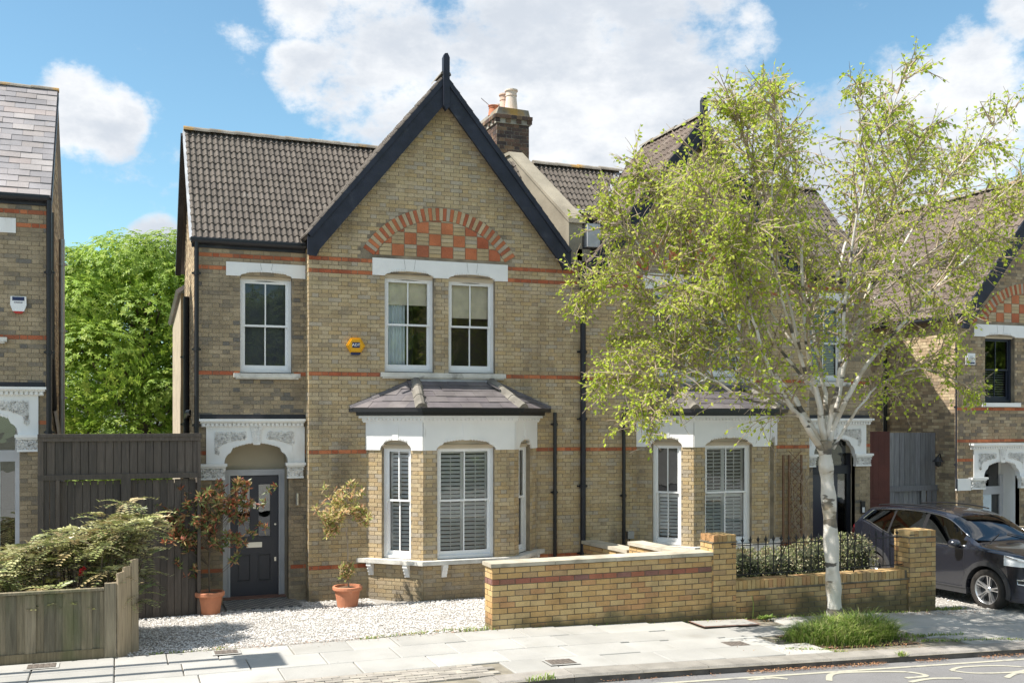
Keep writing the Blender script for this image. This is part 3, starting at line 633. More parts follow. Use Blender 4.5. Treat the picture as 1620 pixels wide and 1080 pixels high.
def window_sill(T, fr, u0, u1, z0, z1, out=.09):
    s = MB(fr); s.prism([(u0, z0), (u1, z0), (u1, z1), (u0, z1)], -out, .08, .3); s.box(u0 + .03, u1 - .03, -out + .02, .06, z0 - .025, z0); T.add('sill', s, 'stone_sill')
BAND = (.41, 2.37, 3.70, 5.45, 5.66)
def wing(T, xo, dr, dz, y=WY, zg=-.25, brick='sooty', door='panel', blind=None, glass='dim_glass', upper=True, zt=5.90, wu=(.67, 1.53)):
    U = lambda a, b: (min(xo + dr * a, xo + dr * b), max(xo + dr * a, xo + dr * b))
    fr = frame(0, y, dz); a, b = U(0, 1.775); oa, ob = U(.39, 1.47); wa, wb = U(*wu)
    holes = [(oa, ob, zg - .1, 2.56)] + ([(wa, wb, 3.70, 5.34)] if upper else [])
    brickwall(T, fr, b, zg, zt, holes, m=brick, bands=BAND, u0=a, reveal=.10)
    z0 = porch(T, xo, dr, dz, y, door, zg=zg + dz + .10)
    if upper:
        la, lb = U(.44, 1.755); lintel(T, fr, la, lb, 5.33, 5.56, [(wa, wb, 5.33, 5.41)])
        sash_window(T, fr, wa, wb, 3.72, 5.33, rec=.10, arch=.05, glass=glass, blind=blind)
        sa, sb = U(.56, 1.66); window_sill(T, fr, sa, sb, 3.63, 3.70)
    d = MB(fr); d.box(a + .02, b - .02, -.014, .0, 2.94, 3.01); T.add('slate_course', d, 'black_paint')
    return fr
def bay(T, dx, zg, blinds, rest_right=True):
    A, B, C, D = (3.99 + dx, 0), (4.79 + dx, -.75), (6.43 + dx, -.75), (7.15 + dx, 0)
    segs = [(A, B), (B, C), (C, D)]; wn_ = [(.30, .86), (.245, 1.275), (.20, .74)]
    par = T.empty('bay')
    for k, ((p, q), (wa, wb)) in enumerate(zip(segs, wn_)):
        d = Vector(q) - Vector(p); L = d.length; fr = frame(p[0], p[1], 0, math.degrees(math.atan2(d.y, d.x)))
        brickwall(T, fr, L, zg, 2.42, [(wa, wb, .53, 2.5)], m='stock', bands=(), parent=par, reveal=.09)
        fz = notched_block(fr, 0, L, 2.40, 2.87, [(wa - .02, wb + .02, 2.40, 2.58)], -.028, .08); F = T.add('frieze', fz, 'white_paint', par)
        xm = (wa + wb) / 2; ks = MB(fr); ks.prism([(xm - .075, 2.87), (xm - .05, 2.57), (xm + .05, 2.57), (xm + .075, 2.87)], -.040, -.027, .3); T.add('keystone', ks, 'white_paint', F)
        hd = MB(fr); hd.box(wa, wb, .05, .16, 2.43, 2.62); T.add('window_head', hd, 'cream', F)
        sash_window(T, fr, wa, wb, .55, 2.47, rec=.075, blind=blinds[k], parent=None, glass='window_glass', meet=.52)
    pl = [A, B, C, D]
    c = MB(); ring(c, pl, 0, .05, 2.87, 2.90); ring(c, pl, 0, .10, 2.945, 2.99); ring(c, pl, 0, .06, 2.90, 2.945)
    for (p, q) in segs:
        d = Vector(q) - Vector(p); L = d.length; fr = frame(p[0], p[1], 0, math.degrees(math.atan2(d.y, d.x))); n = int(L / .07); m = MB(fr)
        for i in range(n): x = (i + .5) * L / n; m.box(x - .02, x + .02, -.085, -.05, 2.905, 2.943)
        c.add(m)
    T.add('cornice', c, 'white_paint', par)
    s = MB(); ring(s, pl, -.05, .13, .475, .545); T.add('bay_sill', s, 'stone_sill', par)
    for (k, u) in ((0, .10), (0, .80), (1, .36), (1, 1.35), (2, .2), (2, .9)):
        p, q = segs[k]; d = Vector(q) - Vector(p); fr = frame(p[0], p[1], 0, math.degrees(math.atan2(d.y, d.x)))
        m = MB(fr)
        for j in range(4): m.box(u - .045, u + .045, -.115 + .028 * j, 0, .475 - .055 * (j + 1), .475 - .055 * j)
        T.add('corbel', m, 'white_paint', par)
    # gutter and fascia
    g = MB(); ring(g, pl, .0, .13, 2.99, 3.05); B2 = ring(g, pl, .10, .22, 3.05, 3.115); T.add('bay_gutter', g, 'black_plastic', par)
    ze, zt = 3.10, 3.60
    E0, E1, E2, E3 = (3.70 + dx, -.01), (4.70 + dx, -.96), (6.53 + dx, -.96), (7.43 + dx, -.01); T1, T2 = (4.86 + dx, -.012), (6.26 + dx, -.012)
    r = MB(); r.face([(*E0, ze), (*E1, ze), (*T1, zt)]); r.face([(*E1, ze), (*E2, ze), (*T2, zt), (*T1, zt)]); r.face([(*E2, ze), (*E3, ze), (*T2, zt)]); r.face([(*E0, ze), (*E1, ze), (*E2, ze), (*E3, ze)])
    RF = T.add('bay_roof', r, 'bay_slate')
    def inpoly(P):
        def f(c):
            sgn = [(P[(i + 1) % len(P)][0] - P[i][0]) * (c.y - P[i][1]) - (P[(i + 1) % len(P)][1] - P[i][1]) * (c.x - P[i][0]) for i in range(len(P))]
            return all(s > -.02 for s in sgn)
        return f
    sl = Vector((0, .948, zt - ze)).normalized(); slope_pieces(T, (E1[0], E1[1], ze + .012), (1, 0, 0), sl, E2[0] - E1[0], 1.06, .36, .21, 'slate', 'bay_slate', .014, RF, 'roof_slate', inpoly([E1, E2, T2, T1]), True)
    for (a, b, t) in ((E0, E1, T1), (E2, E3, T2)):
        A3, B3, T3 = Vector((*a, ze)), Vector((*b, ze)), Vector((*t, zt)); ud = (B3 - A3).normalized(); w = T3 - A3; sd = (w - ud * w.dot(ud)); Ls = sd.length; sd.normalize(); nd = ud.cross(sd)
        slope_pieces(T, A3 + nd * .012, ud, sd, (B3 - A3).length, Ls, .36, .21, 'slate', 'bay_slate', .014, RF, 'roof_slate', inpoly([a, b, t]), True)
    def hip(p, q, w, h):
        m = MB(); p, q = Vector(p), Vector(q); d = (q - p).normalized(); sd = d.cross(Vector((0, 0, 1))).normalized(); up = sd.cross(d).normalized(); n = 3
        for i in range(n):
            a, b = p.lerp(q, i / n), p.lerp(q, (i + 1) / n + .03); e = .012 * (n - i) * 0 + .01
            pr = [(-w, -.02), (-w * .5, h * .7), (0, h), (w * .5, h * .7), (w, -.02)]
            ra = [a + sd * x + up * (z + .012) for x, z in pr]; rb = [b + sd * x * .96 + up * z for x, z in pr]
            for k in range(4): m.face([ra[k], ra[k + 1], rb[k + 1], rb[k]], .2 + .3 * i)
            m.face(ra, .4)
        return m
    T.add('hip_tile', hip((*E1, ze + .03), (*T1, zt + .02), .105, .07), 'hip_tile', RF); T.add('hip_tile', hip((*E2, ze + .03), (*T2, zt + .02), .105, .07), 'hip_tile', RF)
    T.add('edge_flashing', hip((*E0, ze + .02), (T1[0] - .02, T1[1], zt + .01), .06, .035), 'bay_slate', RF); T.add('edge_flashing', hip((*E3, ze + .02), (T2[0] + .02, T2[1], zt + .01), .06, .035), 'bay_slate', RF)
    t = MB(); t.box(T1[0] - .05, T2[0] + .05, -.06, 0, zt - .02, zt + .03); T.add('top_flashing', t, 'lead', RF)
GS = 1.22        # gable pitch
def bargeboards(T, ax, az, half, y0, w=.27, th=.06, post=True, m='barge_paint', z_foot=None, sides=(-1, 1)):
    for sg in sides:
        b = MB(); n = math.hypot(1, GS); dx, dz = sg / n, -GS / n; nx, nz = sg * GS / n * -1, -1 / n    # along the slope, inward normal
        L = half * n; P0 = Vector((ax, 0, az)); 
        def at(s, t): return (ax + dx * s + nx * t, az + dz * s + nz * t)
        cut = w * GS; xf, zf = at(L, 0); zl = lambda x: az - math.hypot(1, GS) * w - GS * abs(x - ax)
        poly = [at(0, 0), (xf, zf), (xf, zf - .34), (xf - sg * .15, zf - .36), (xf - sg * .20, zl(xf - sg * .20)), (ax, az - n * w)]
        b.prism(poly if sg > 0 else poly[::-1], y0, y0 + th, .4)
        trim = [at(0, -.005), at(L, -.005), at(L, .075), (ax, az - n * .075)]; b.prism(trim if sg > 0 else trim[::-1], y0 - .025, y0, .4)
        B = T.add('bargeboard', b, m)
        s = MB(); s.prism([at(0, .03), at(L, .03), at(L, .06), at(.05, .06)] if sg > 0 else [at(0, .03), at(.05, .06), at(L, .06), at(L, .03)], y0 + th, .02, .4); T.add('soffit', s, m, B)
    if post:
        p = MB(); p.box(ax - .055, ax + .055, y0 - .06, y0 + .05, az - .55, az + .30); p.prism([(ax - .055, az - .55), (ax, az - .63), (ax + .055, az - .55)], y0 - .06, y0 + .05, .4); p.prism([(ax - .055, az + .30), (ax + .055, az + .30), (ax + .02, az + .37), (ax - .03, az + .36)], y0 - .055, y0 + .045, .4)
        T.add('finial', p, m)
def ridge(T, p, q, r=.10, m='ridge_tile', step=.42, name='ridge_tile', parent=None):
    p, q = Vector(p), Vector(q); d = q - p; n = max(1, int(d.length / step)); d.normalize(); sd = d.cross(Vector((0, 0, 1))).normalized()
    for i in range(n):
        a, b = p.lerp(q, i / n), p.lerp(q, (i + 1) / n) + d * .02; mb = MB(); rr = r * R.uniform(.96, 1.05); zz = R.uniform(-.006, .008)
        A_ = [a + sd * math.cos(k / 6 * math.pi) * rr + Vector((0, 0, math.sin(k / 6 * math.pi) * rr * .85 + zz + .008)) for k in range(7)]; B_ = [b + sd * math.cos(k / 6 * math.pi) * rr * .95 + Vector((0, 0, math.sin(k / 6 * math.pi) * rr * .8 + zz)) for k in range(7)]
        t = R.random()
        for k in range(6): mb.face([A_[k], A_[k + 1], B_[k + 1], B_[k]], t)
        mb.face(A_, t); T.add(name, mb, m, parent)
def rake_tiles(T, ax, az, half, y0, y1, side, tm, tw=.10, ex=.19, th=.035, test=None, name='roof_tile', parent=None):
    n = math.hypot(1, GS); foot = Vector((ax + side * half, y0 if side > 0 else y1, az - GS * half)); ud = Vector((0, side, 0)); sd = Vector((-side / n, 0, GS / n))
    slope_pieces(T, foot, ud, sd, y1 - y0, half * n, tw, ex, 'tile', tm, th, parent, name, test)
def clip_circle(poly, cx, cz, r, n=40):
    for i in range(n):
        a = 2 * math.pi * (i + .5) / n; nx, nz = math.cos(a), math.sin(a); out = []
        dd = [(p[0] - cx) * nx + (p[1] - cz) * nz - r for p in poly]
        for k in range(len(poly)):
            p, q = poly[k], poly[(k + 1) % len(poly)]; a1, b1 = dd[k], dd[(k + 1) % len(poly)]
            if a1 <= 0: out.append(p)
            if (a1 < 0) != (b1 < 0) and abs(a1 - b1) > 1e-9: t = a1 / (a1 - b1); out.append((lerp(p[0], q[0], t), lerp(p[1], q[1], t)))
        poly = out
        if len(poly) < 3: return []
    return poly
def gable_arch(T, xc, zbase, y=0.0):
    """relieving arch of red and stock voussoirs over a chequer of red tiles and stock headers"""
    zc, ri, ro = zbase + .06 - .80 + .03, 1.43, 1.65; par = T.empty('relieving_arch'); hv = math.asin(1.40 / 1.65); N = 47
    for i in range(N):
        a = lerp(-hv, hv, (i + .5) / N); h = hv / N * .93
        pts = [(xc + math.sin(a - h) * ri, zc + math.cos(a - h) * ri), (xc + math.sin(a + h) * ri, zc + math.cos(a + h) * ri), (xc + math.sin(a + h) * ro, zc + math.cos(a + h) * ro), (xc + math.sin(a - h) * ro, zc + math.cos(a - h) * ro)]
        mb = MB(frame(0, y)); mb.prism(pts, -.012 - R.uniform(0, .003), .0); T.add('brick', mb, 'red_brick' if i % 2 == 0 else 'stock', par)
    cw, ch = .224, .21; z = zbase + .055
    for r in range(4):
        for c in range(-7, 7):
            a, b = xc + c * cw + .0 , xc + (c + 1) * cw
            red = (c + r) % 2 == 0
            cells = [(a + .006, b - .006, z + .006, z + ch - .006)] if red else [(a + .006, b - .006, z + k * .07 + .005, z + k * .07 + .065) for k in range(3)]
            for (p, q, s, t) in cells:
                P = clip_circle([(p, s), (q, s), (q, t), (p, t)], xc, zc, ri - .012)
                if len(P) < 3: continue
                ar = abs(sum(P[k][0] * P[(k + 1) % len(P)][1] - P[(k + 1) % len(P)][0] * P[k][1] for k in range(len(P)))) / 2
                if ar < .0015: continue
                mb = MB(frame(0, y)); mb.prism(P, -.010 - R.uniform(0, .003), 0); T.add('brick', mb, 'red_brick' if red else 'stock', par)
        z += ch
    mb = MB(frame(0, y)); seg = [(xc + math.sin(lerp(-hv, hv, i / 24)) * ro, zc + math.cos(lerp(-hv, hv, i / 24)) * ro) for i in range(25)]; mb.prism(seg, -.003, .002); T.add('arch_mortar', mb, 'mortar', par)
    return lambda u, zz: math.hypot(u - xc, zz - zc) < ro + .02 and zz > zbase - .03 and abs(u - xc) < 1.45
# ------------------------------------------------------------------ ground, road, pavement
def sheet(xs, ys, zf):
    m = MB(); ids = [[m.pt((x, y, zf(x, y))) for x in xs] for y in ys]
    for j in range(len(ys) - 1):
        for i in range(len(xs) - 1): m.idx([ids[j][i], ids[j][i + 1], ids[j + 1][i + 1], ids[j + 1][i]])
    return m
def rng(a, b, st): n = int(round((b - a) / st)); return [lerp(a, b, i / n) for i in range(n + 1)]
one('ground', sheet([-400, -60, -12, 30, 70, 400], [-300, -60, -13.6, 7, 60, 500], lambda x, y: -2.2 if (abs(x) > 100 or y > 100 or y < -100) else -1.6), 'far_ground', kind='structure')
one('road', sheet(rng(-40, 60, 2), [-13.4, -11, -9, -6.9, -6.64], lambda x, y: street_z(x) - .11 + .03 * math.cos((y + 10) / 3.5)), 'asphalt', kind='structure')
one('far_pavement', sheet(rng(-40, 60, 2), [-40, -16.5, -13.4], lambda x, y: street_z(x) + .02), 'paving', kind='structure')
one('forecourt', sheet(rng(-12, 30, .5), rng(-3.95, 8, .35), lambda x, y: ground_z(x, y) - .012 + .012 * math.sin(x * 3.1) * math.sin(y * 2.7 + x)), 'gravel_bed', kind='structure')
pave = Thing('pavement', None, None, (0, 0, 0), kind='structure')
pave.add('bedding', sheet(rng(-14, 34, .5), [-6.66, -5.0, -3.9], lambda x, y: street_z(x) - .022), 'paving_joint')
KY0, KY1 = -6.65, -6.33
def laid(T, name, x0, x1, y0, y1, m, th=.04, lift=0, key='paver', par=None):
    sl = (street_z(x1) - street_z(x0)) / (x1 - x0); M = Matrix(((x1 - x0, 0, 0, x0), (0, y1 - y0, 0, y0), ((x1 - x0) * sl, 0, th, street_z(x0) - th + lift), (0, 0, 0, 1)))
    T.piece(name, key, M, m, par)
yr = [-6.33, -5.74, -5.14, -4.52, -3.93]
for r in range(4):
    x = -14 + (.45 if r % 2 else 0)
    while x < 34:
        L = R.choice((.9, .9, .9, .75, .6)); x1 = x + L
        if r == 0 and -1.6 < (x + x1) / 2 < 4.05: x = x1; continue
        hole = r in (0, 1) and x1 > 8.85 and x < 10.45
        cov = [(7.95, 9.0, -4.45, -3.95), (4.78, 5.22, -6.2, -5.85), (7.55, 7.98, -5.75, -5.4), (1.05, 1.45, -4.28, -3.98), (-1.05, -.65, -4.3, -3.98)]
        if not hole and not any(x1 > c[0] + .05 and x < c[1] - .05 and yr[r + 1] > c[2] + .1 and yr[r] < c[3] - .1 and (c[1] - c[0]) > .9 for c in cov):
            laid(pave, 'paving_slab', x + .006, x1 - .006, yr[r] + .006, yr[r + 1] - .006, 'paving', lift=R.uniform(-.006, .004))
        x = x1
# setts of the vehicle crossover
r = 0; y = -6.33
while y < -5.76:
    x = -1.55 + (.1 if r % 2 else 0)
    while x < 4.05 - r * .03:
        laid(pave, 'sett', x + .005, x + .195, y + .005, y + .095, 'setts', .05, R.uniform(-.005, .003)); x += .2
    y += .1; r += 1
pave.flush(RESTS)
kerb = Thing('kerb', None, None, (0, 0, 0), kind='structure')
x = -14.0
while x < 34:
    L = .9; drop = .085 * (1 - sstep(3.6, 4.7, x + .45)) if x > -3 else .085 * sstep(-3.6, -2.6, x + .45)
    m = MB(); za, zb = street_z(x) - drop, street_z(x + L) - (.085 * (1 - sstep(3.6, 4.7, x + L + .45)) if x > -3 else drop); jx = R.uniform(-.008, .008)
    pr = [(KY0 + jx, -.17), (KY0 + jx, -.03), (KY0 + .03 + jx, .004), (KY1, .006), (KY1, -.17)]
    A_ = [(x + .004, p, za + q) for p, q in pr]; B_ = [(x + L - .004, p, zb + q) for p, q in pr]
    for i in range(4): m.face([A_[i], A_[i + 1], B_[i + 1], B_[i]], .3)
    m.face(A_[::-1], .3); m.face(B_, .3); k = kerb.add('kerb_block', m, 'kerb_stone')
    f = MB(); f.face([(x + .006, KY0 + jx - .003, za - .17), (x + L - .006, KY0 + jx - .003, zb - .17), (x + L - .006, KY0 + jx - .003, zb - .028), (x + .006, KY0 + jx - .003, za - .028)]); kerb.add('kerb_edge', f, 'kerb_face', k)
    x += L
def road_z(x, y): return street_z(x) - .11 + .03 * math.cos((y + 10) / 3.5) + .005
# painted road markings: edge line and the tops of the letters
marks = Thing('road_markings', None, None, (0, 0, 0), kind='structure')
def stroke(pts, w, name='road_stroke'):
    m = MB(); P = []
    for i in range(len(pts) - 1):
        for k in range(6):
            t = k / 6; p0, p1, p2, p3 = (Vector(pts[max(0, min(len(pts) - 1, i + j))]) for j in (-1, 0, 1, 2))
            P.append(.5 * ((2 * p1) + (p2 - p0) * t + (2 * p0 - 5 * p1 + 4 * p2 - p3) * t * t + (3 * p1 - p0 - 3 * p2 + p3) * t ** 3))
    P.append(Vector(pts[-1])); prev = None
    for i, p in enumerate(P):
        d = (P[min(i + 1, len(P) - 1)] - P[max(0, i - 1)]).normalized(); n = Vector((-d.y, d.x)) * w / 2
        a, b = p - n, p + n; cur = ((a.x, a.y, road_z(a.x, a.y)), (b.x, b.y, road_z(b.x, b.y)))
        if prev: m.face([prev[0], cur[0], cur[1], prev[1]], .3)
        prev = cur
    marks.add(name, m, 'road_paint')
stroke([(4.9, -6.92), (7, -6.92), (9, -6.92), (11, -6.92), (14, -6.92), (20, -6.92)], .07, 'edge_line')
stroke([(7.95, -7.30), (8.25, -7.00), (8.75, -7.02), (9.25, -7.15), (9.35, -7.38), (9.0, -7.42)], .075)
stroke([(9.9, -7.22), (10.2, -7.10), (10.75, -7.15), (11.05, -7.35), (10.7, -7.50), (10.1, -7.42), (9.9, -7.22)], .06)
stroke([(10.3, -7.72), (10.65, -7.56), (11.1, -7.62), (11.3, -7.8)], .07)
stroke([(8.9, -7.60), (9.3, -7.52), (9.7, -7.60)], .07); stroke([(7.0, -7.02), (7.35, -7.00), (7.5, -7.1)], .08)
# covers set into the pavement
def cover(x0, x1, y0, y1, label, rim='paving', brick=False):
    T = Thing('inspection_cover', label, 'manhole cover', ((x0 + x1) / 2, (y0 + y1) / 2, street_z((x0 + x1) / 2)), group='inspection covers in the pavement')
    z = street_z((x0 + x1) / 2) + .006; sl = street_z(x1) - street_z(x0)
    f = MB(); w = .035
    for (a, b, c, d) in ((x0, x1, y0, y0 + w), (x0, x1, y1 - w, y1), (x0, x0 + w, y0 + w, y1 - w), (x1 - w, x1, y0 + w, y1 - w)): f.face([(a, c, z + .004 + sl * ((a - x0) / (x1 - x0) - .5)), (b, c, z + .004 + sl * ((b - x0) / (x1 - x0) - .5)), (b, d, z + .004 + sl * ((b - x0) / (x1 - x0) - .5)), (a, d, z + .004 + sl * ((a - x0) / (x1 - x0) - .5))])
    T.add('rim', f, 'paving' if not brick else 'cast_brick')
    p = MB(); M = Matrix(((x1 - x0 - 2 * w, 0, 0, x0 + w), (0, y1 - y0 - 2 * w, 0, y0 + w), (sl, 0, .02, z - .012 - sl / 2), (0, 0, 0, 1))); u = unit_mb('box'); p.v = [M @ v for v in u.v]; p.f = u.f; p.t = u.t
    nx, ny = max(2, int((x1 - x0) / .07)), max(2, int((y1 - y0) / .07))
    if not brick:
        for i in range(nx):
            for j in range(ny):
                cx, cy = lerp(x0 + w, x1 - w, (i + .5) / nx), lerp(y0 + w, y1 - w, (j + .5) / ny); zz = z + sl * ((cx - x0) / (x1 - x0) - .5); p.box(cx - .022, cx + .022, cy - .022, cy + .022, zz, zz + .011)
    T.add('lid', p, 'cover_iron' if not brick else 'paving')
cover(4.80, 5.20, -6.18, -5.88, 'small rusty iron cover in the pavement beside the kerb below the long brick wall')
cover(7.58, 7.96, -5.74, -5.42, 'small iron cover sunk in the paving left of the grass clump')
cover(7.98, 8.98, -4.44, -3.98, 'large pavement cover edged in red beside the brick wall pier', brick=True)
cover(1.08, 1.43, -4.26, -4.0, 'small grey iron cover at the edge of the gravel drive')
cover(-1.04, -.66, -4.28, -4.0, 'grey iron cover in the paving below the wooden fence')
# loose gravel
def stones(n, x0, x1, y0, y1, keep=lambda x, y: True):
    m = MB()
    for _ in range(n):
        x, y = R.uniform(x0, x1), R.uniform(y0, y1)
        if not keep(x, y): continue
        s = R.uniform(.007, .017); z = ground_z(x, y) + s * .2; a = R.uniform(0, 3.14); t = R.random(); c, d = math.cos(a) * s * R.uniform(.8, 1.3), math.sin(a) * s
        ids = [m.pt(p) for p in ((x + c, y + d, z), (x - d, y + c, z + s * .2), (x - c, y - d, z), (x + d, y - c, z - s * .1), (x + s * .2, y, z + s * .65))]
        for i in range(4): m.idx([ids[i], ids[(i + 1) % 4], ids[4]], t)
    return m
one('gravel', stones(33000, .1, 8.0, -3.9, -.05, lambda x, y: not (1.5 < x < 2.8 and y > -.45) and not (y > -.75 and 4.0 < x) and (x < 5.2 or y > -3.6)), 'gravel', kind='stuff')
one('gravel', stones(9000, 12.6, 19.5, -4.3, -.1), 'gravel', kind='stuff')
# chequered tiles in front of the doorstep
path = Thing('tile_path', None, None, (2.15, -.3, -.13), kind='structure')
for i in range(16):
    for j in range(11):
        x, y = 1.62 + i * .075, -.42 + j * .083
        if x < 2.75: path.piece('floor_tile', 'box', TSM(frame(0, 0), x + .002, y + .002, ground_z(x, y) - .005, .071, .079, .022), 'tile_dark' if (i + j) % 2 else 'tile_light')
path.flush(RESTS)

# ------------------------------------------------------------------ the pair of houses
def box_back(T, x0, x1, y0, y1, z0, z1, m='side_brick'):
    b = MB(); b.face([(x0, y1, z0), (x1, y1, z0), (x1, y1, z1), (x0, y1, z1)]); T.add('rear_wall', b, m)
def front_gable(T, x0, x1, xc, zg, apex=8.80, holes=(), arch=None, m='stock'):
    lim = lambda z: (xc - max(0, (apex - z) / GS), xc + max(0, (apex - z) / GS))
    skip = gable_arch(T, *arch) if arch else None
    brickwall(T, frame(0, 0), x1, zg, 5.77, holes, lim, m=m, bands=BAND, u0=x0, skip=skip, reveal=.10)
def gable_upper(T, dx, b1, b2, glass):
    fr = frame(0, 0); w = [(4.31 + dx, 5.20 + dx), (5.47 + dx, 6.35 + dx)]
    lintel(T, fr, 4.09 + dx, 6.59 + dx, 5.42, 5.72, [(a, b, 5.42, 5.51) for a, b in w])
    for (a, b), bl in zip(w, (b1, b2)): sash_window(T, fr, a, b, 3.76, 5.43, rec=.09, arch=.05, blind=bl, glass=glass)
    window_sill(T, fr, 4.23 + dx, 6.53 + dx, 3.66, 3.74)
def roof_slab_gable(T, ax, az, half, y0, y1, m):
    s = MB()
    for sg in (-1, 1):
        q = [(ax, y0, az - .012), (ax, y1, az - .012), (ax + sg * half, y1, az - half * GS - .012), (ax + sg * half, y0, az - half * GS - .012)]; slab(s, q if sg < 0 else q[::-1], .05)
    return T.add('roof', s, m)
EAVE, RY, RZ = (.22, 5.92), 2.2, 8.19
def gz_roof(x, ax, az=8.95): return az - GS * abs(x - ax)
def hip_end(T, ax, az, half, y0, m, parent):
    b = MB(); b.face([(ax, y0, az - .03), (ax - half, y0, az - half * GS - .03), (ax + half, y0, az - half * GS - .03)]); T.add('end_wall', b, m, parent)
def main_slope(T, x0, x1, gables, tm, eave=EAVE, ry=RY, rz=RZ, tw=.10, ex=.19, key='tile', name='roof_tile', stagger=False, th=.035, back=True, xtest=None, spans=None):
    s = MB()
    for (a, b, c, d) in spans or [(x0, x1, x0, x1)]: slab(s, [(a, eave[0], eave[1] - .015), (b, eave[0], eave[1] - .015), (d, ry, rz - .015), (c, ry, rz - .015)], .05)
    if back: slab(s, [(x0, ry, rz - .015), (x1, ry, rz - .015), (x1, 2 * ry + .1, eave[1] - .015), (x0, 2 * ry + .1, eave[1] - .015)], .05)
    ro = T.add('roof', s, tm); sd = Vector((0, ry - eave[0], rz - eave[1]))
    slope_pieces(T, (x0, eave[0], eave[1]), (1, 0, 0), sd, x1 - x0, sd.length, tw, ex, key, tm, th, ro, name, lambda c: all(c.z > gz_roof(c.x, g) - .05 for g in gables) and (xtest(c) if xtest else True), stagger)
    return ro
def eaves(T, x0, x1, y, z):
    f = MB(); f.box(x0, x1, y + .04, y + .09, z - .16, z - .02); T.add('fascia', f, 'black_paint')
    g = MB(); g.tube([(x0 - .02, y - .03, z - .055), (x1, y - .03, z - .055)], .055, 10); g.box(x0 - .02, x1, y - .085, y + .025, z - .05, z - .02); T.add('gutter', g, 'black_plastic')
def side_wall(T, x, face, y0, y1, zg, ze, ry, rz, m='side_brick'):
    """gable end: face -1 looks towards -x, +1 towards +x"""
    sl = (rz - ze) / (ry - y0)
    if face < 0:
        fr = frame(x, y1, 0, -90); w = y1 - y0; uc = y1 - ry
    else:
        fr = frame(x, y0, 0, 90); w = y1 - y0; uc = ry - y0
    lim = lambda z: (max(0, uc - (rz - z) / sl), min(w, uc + (rz - z) / sl))
    brickwall(T, fr, w, zg, ze, (), lim, m=m, reveal=0)
# left house of the pair
LH = Thing('semi_detached_house', 'yellow brick house with a dark grey front door and white shuttered bay under its gable', 'house', (3, 0, 0), 'brick houses along the street')
main_win = [(4.31, 5.20, 3.74, 5.46), (5.47, 6.35, 3.74, 5.46), (4.02, 7.12, -.6, 3.02)]
front_gable(LH, 3.0, 8.08, 5.38, -.25, 8.68, main_win, (5.33, 5.72))
ret = MB(frame(3.0, WY, 0, -90)); brickwall(LH, frame(3.0, WY, 0, -90), WY, -.25, 5.85, m='stock', reveal=0)
gable_upper(LH, 0, lambda *a: (roman(.42)(*a), curtain(.02, .48)(*a)), roman(.62), 'window_glass')
wing(LH, 1.23, 1, 0, blind=backing_sheet(.97), glass='dim_glass')
bay(LH, 0, -.25, [shutters(1), shutters(2), shutters(1)])
side_wall(LH, 1.23, -1, WY, 4.0, -.3, 5.88, RY, RZ - .08)
box_back(LH, 1.23, 8.08, 0, 4.0, -.4, 6)
lroof = main_slope(LH, 1.12, 8.0, (5.335,), 'concrete_tile', spans=[(1.12, 2.97, 1.12, 4.75), (7.76, 8.0, 5.95, 8.0)])
ridge(LH, (1.10, RY, RZ - .01), (4.75, RY, RZ - .01), parent=lroof)
vg = MB(); slab(vg, [(1.085, EAVE[0], EAVE[1] + .0), (1.13, EAVE[0], EAVE[1] + .0), (1.13, RY, RZ - .0), (1.085, RY, RZ - .0)], .07); LH.add('verge', vg, 'lead')
vb = MB(); slab(vb, [(1.05, RY, RZ - .05), (1.15, RY, RZ - .05), (1.15, 4.1, 5.85), (1.05, 4.1, 5.85)], .12); LH.add('bargeboard', vb, 'black_paint')
eaves(LH, 1.12, 2.98, .20, 5.93)
rm_ = MB()
for sg in (-1, 1):
    xx = 5.335 + sg * (8.95 - 8.15) / GS; q = [(5.335, -.27, 8.938), (5.335, .30, 8.938), (xx, 2.1, 8.15), (5.335 + sg * 2.41, .35, 8.938 - 2.41 * GS), (5.335 + sg * 2.41, -.27, 8.938 - 2.41 * GS)]; slab(rm_, q if sg < 0 else q[::-1], .05)
rm_.face([(5.335, .30, 8.938), (5.335 - .655, 2.1, 8.15), (5.335 + .655, 2.1, 8.15)]); roof_l = LH.add('roof', rm_, 'concrete_tile')
for sd_ in (-1, 1): rake_tiles(LH, 5.335, 8.95, 2.42, -.27, 2.0, sd_, 'concrete_tile', parent=roof_l, test=lambda c: c.y < .24 + 2.25 * (8.95 - c.z) and c.y < .4 + .90 * max(0, c.z - 5.92))
ridge(LH, (5.335, -.28, 8.93), (5.335, .30, 8.93), parent=roof_l)
bargeboards(LH, 5.335, 8.94, 2.40, -.27, w=.31)
dp = downpipe(LH, 1.19, .16, -.2, 5.85, .038)
downpipe(LH, 1.17, 2.55, -.2, 5.2, .055)
el = MB(); el.tube([(1.17, 2.55, 2.95), (1.17, 2.1, 3.05), (1.22, 2.0, 3.05)], .05, 10); LH.add('waste_pipe', el, 'black_plastic')
downpipe(LH, 7.50, -.07, -.2, 3.05, .034); downpipe(LH, 8.07, -.07, -.1, 5.62, .052, m='black_paint', head=True)
og = MB(); og.face([(1.16, 4.2, -.5), (1.16, 7.5, -.5), (1.16, 7.5, 5.1), (1.16, 4.2, 5.45)]); og.face([(1.16, 4.2, -.5), (3.5, 4.2, -.5), (3.5, 4.2, 5.45), (1.16, 4.2, 5.45)]); og.face([(1.16, 7.5, -.5), (3.5, 7.5, -.5), (3.5, 7.5, 5.1), (1.16, 7.5, 5.1)])
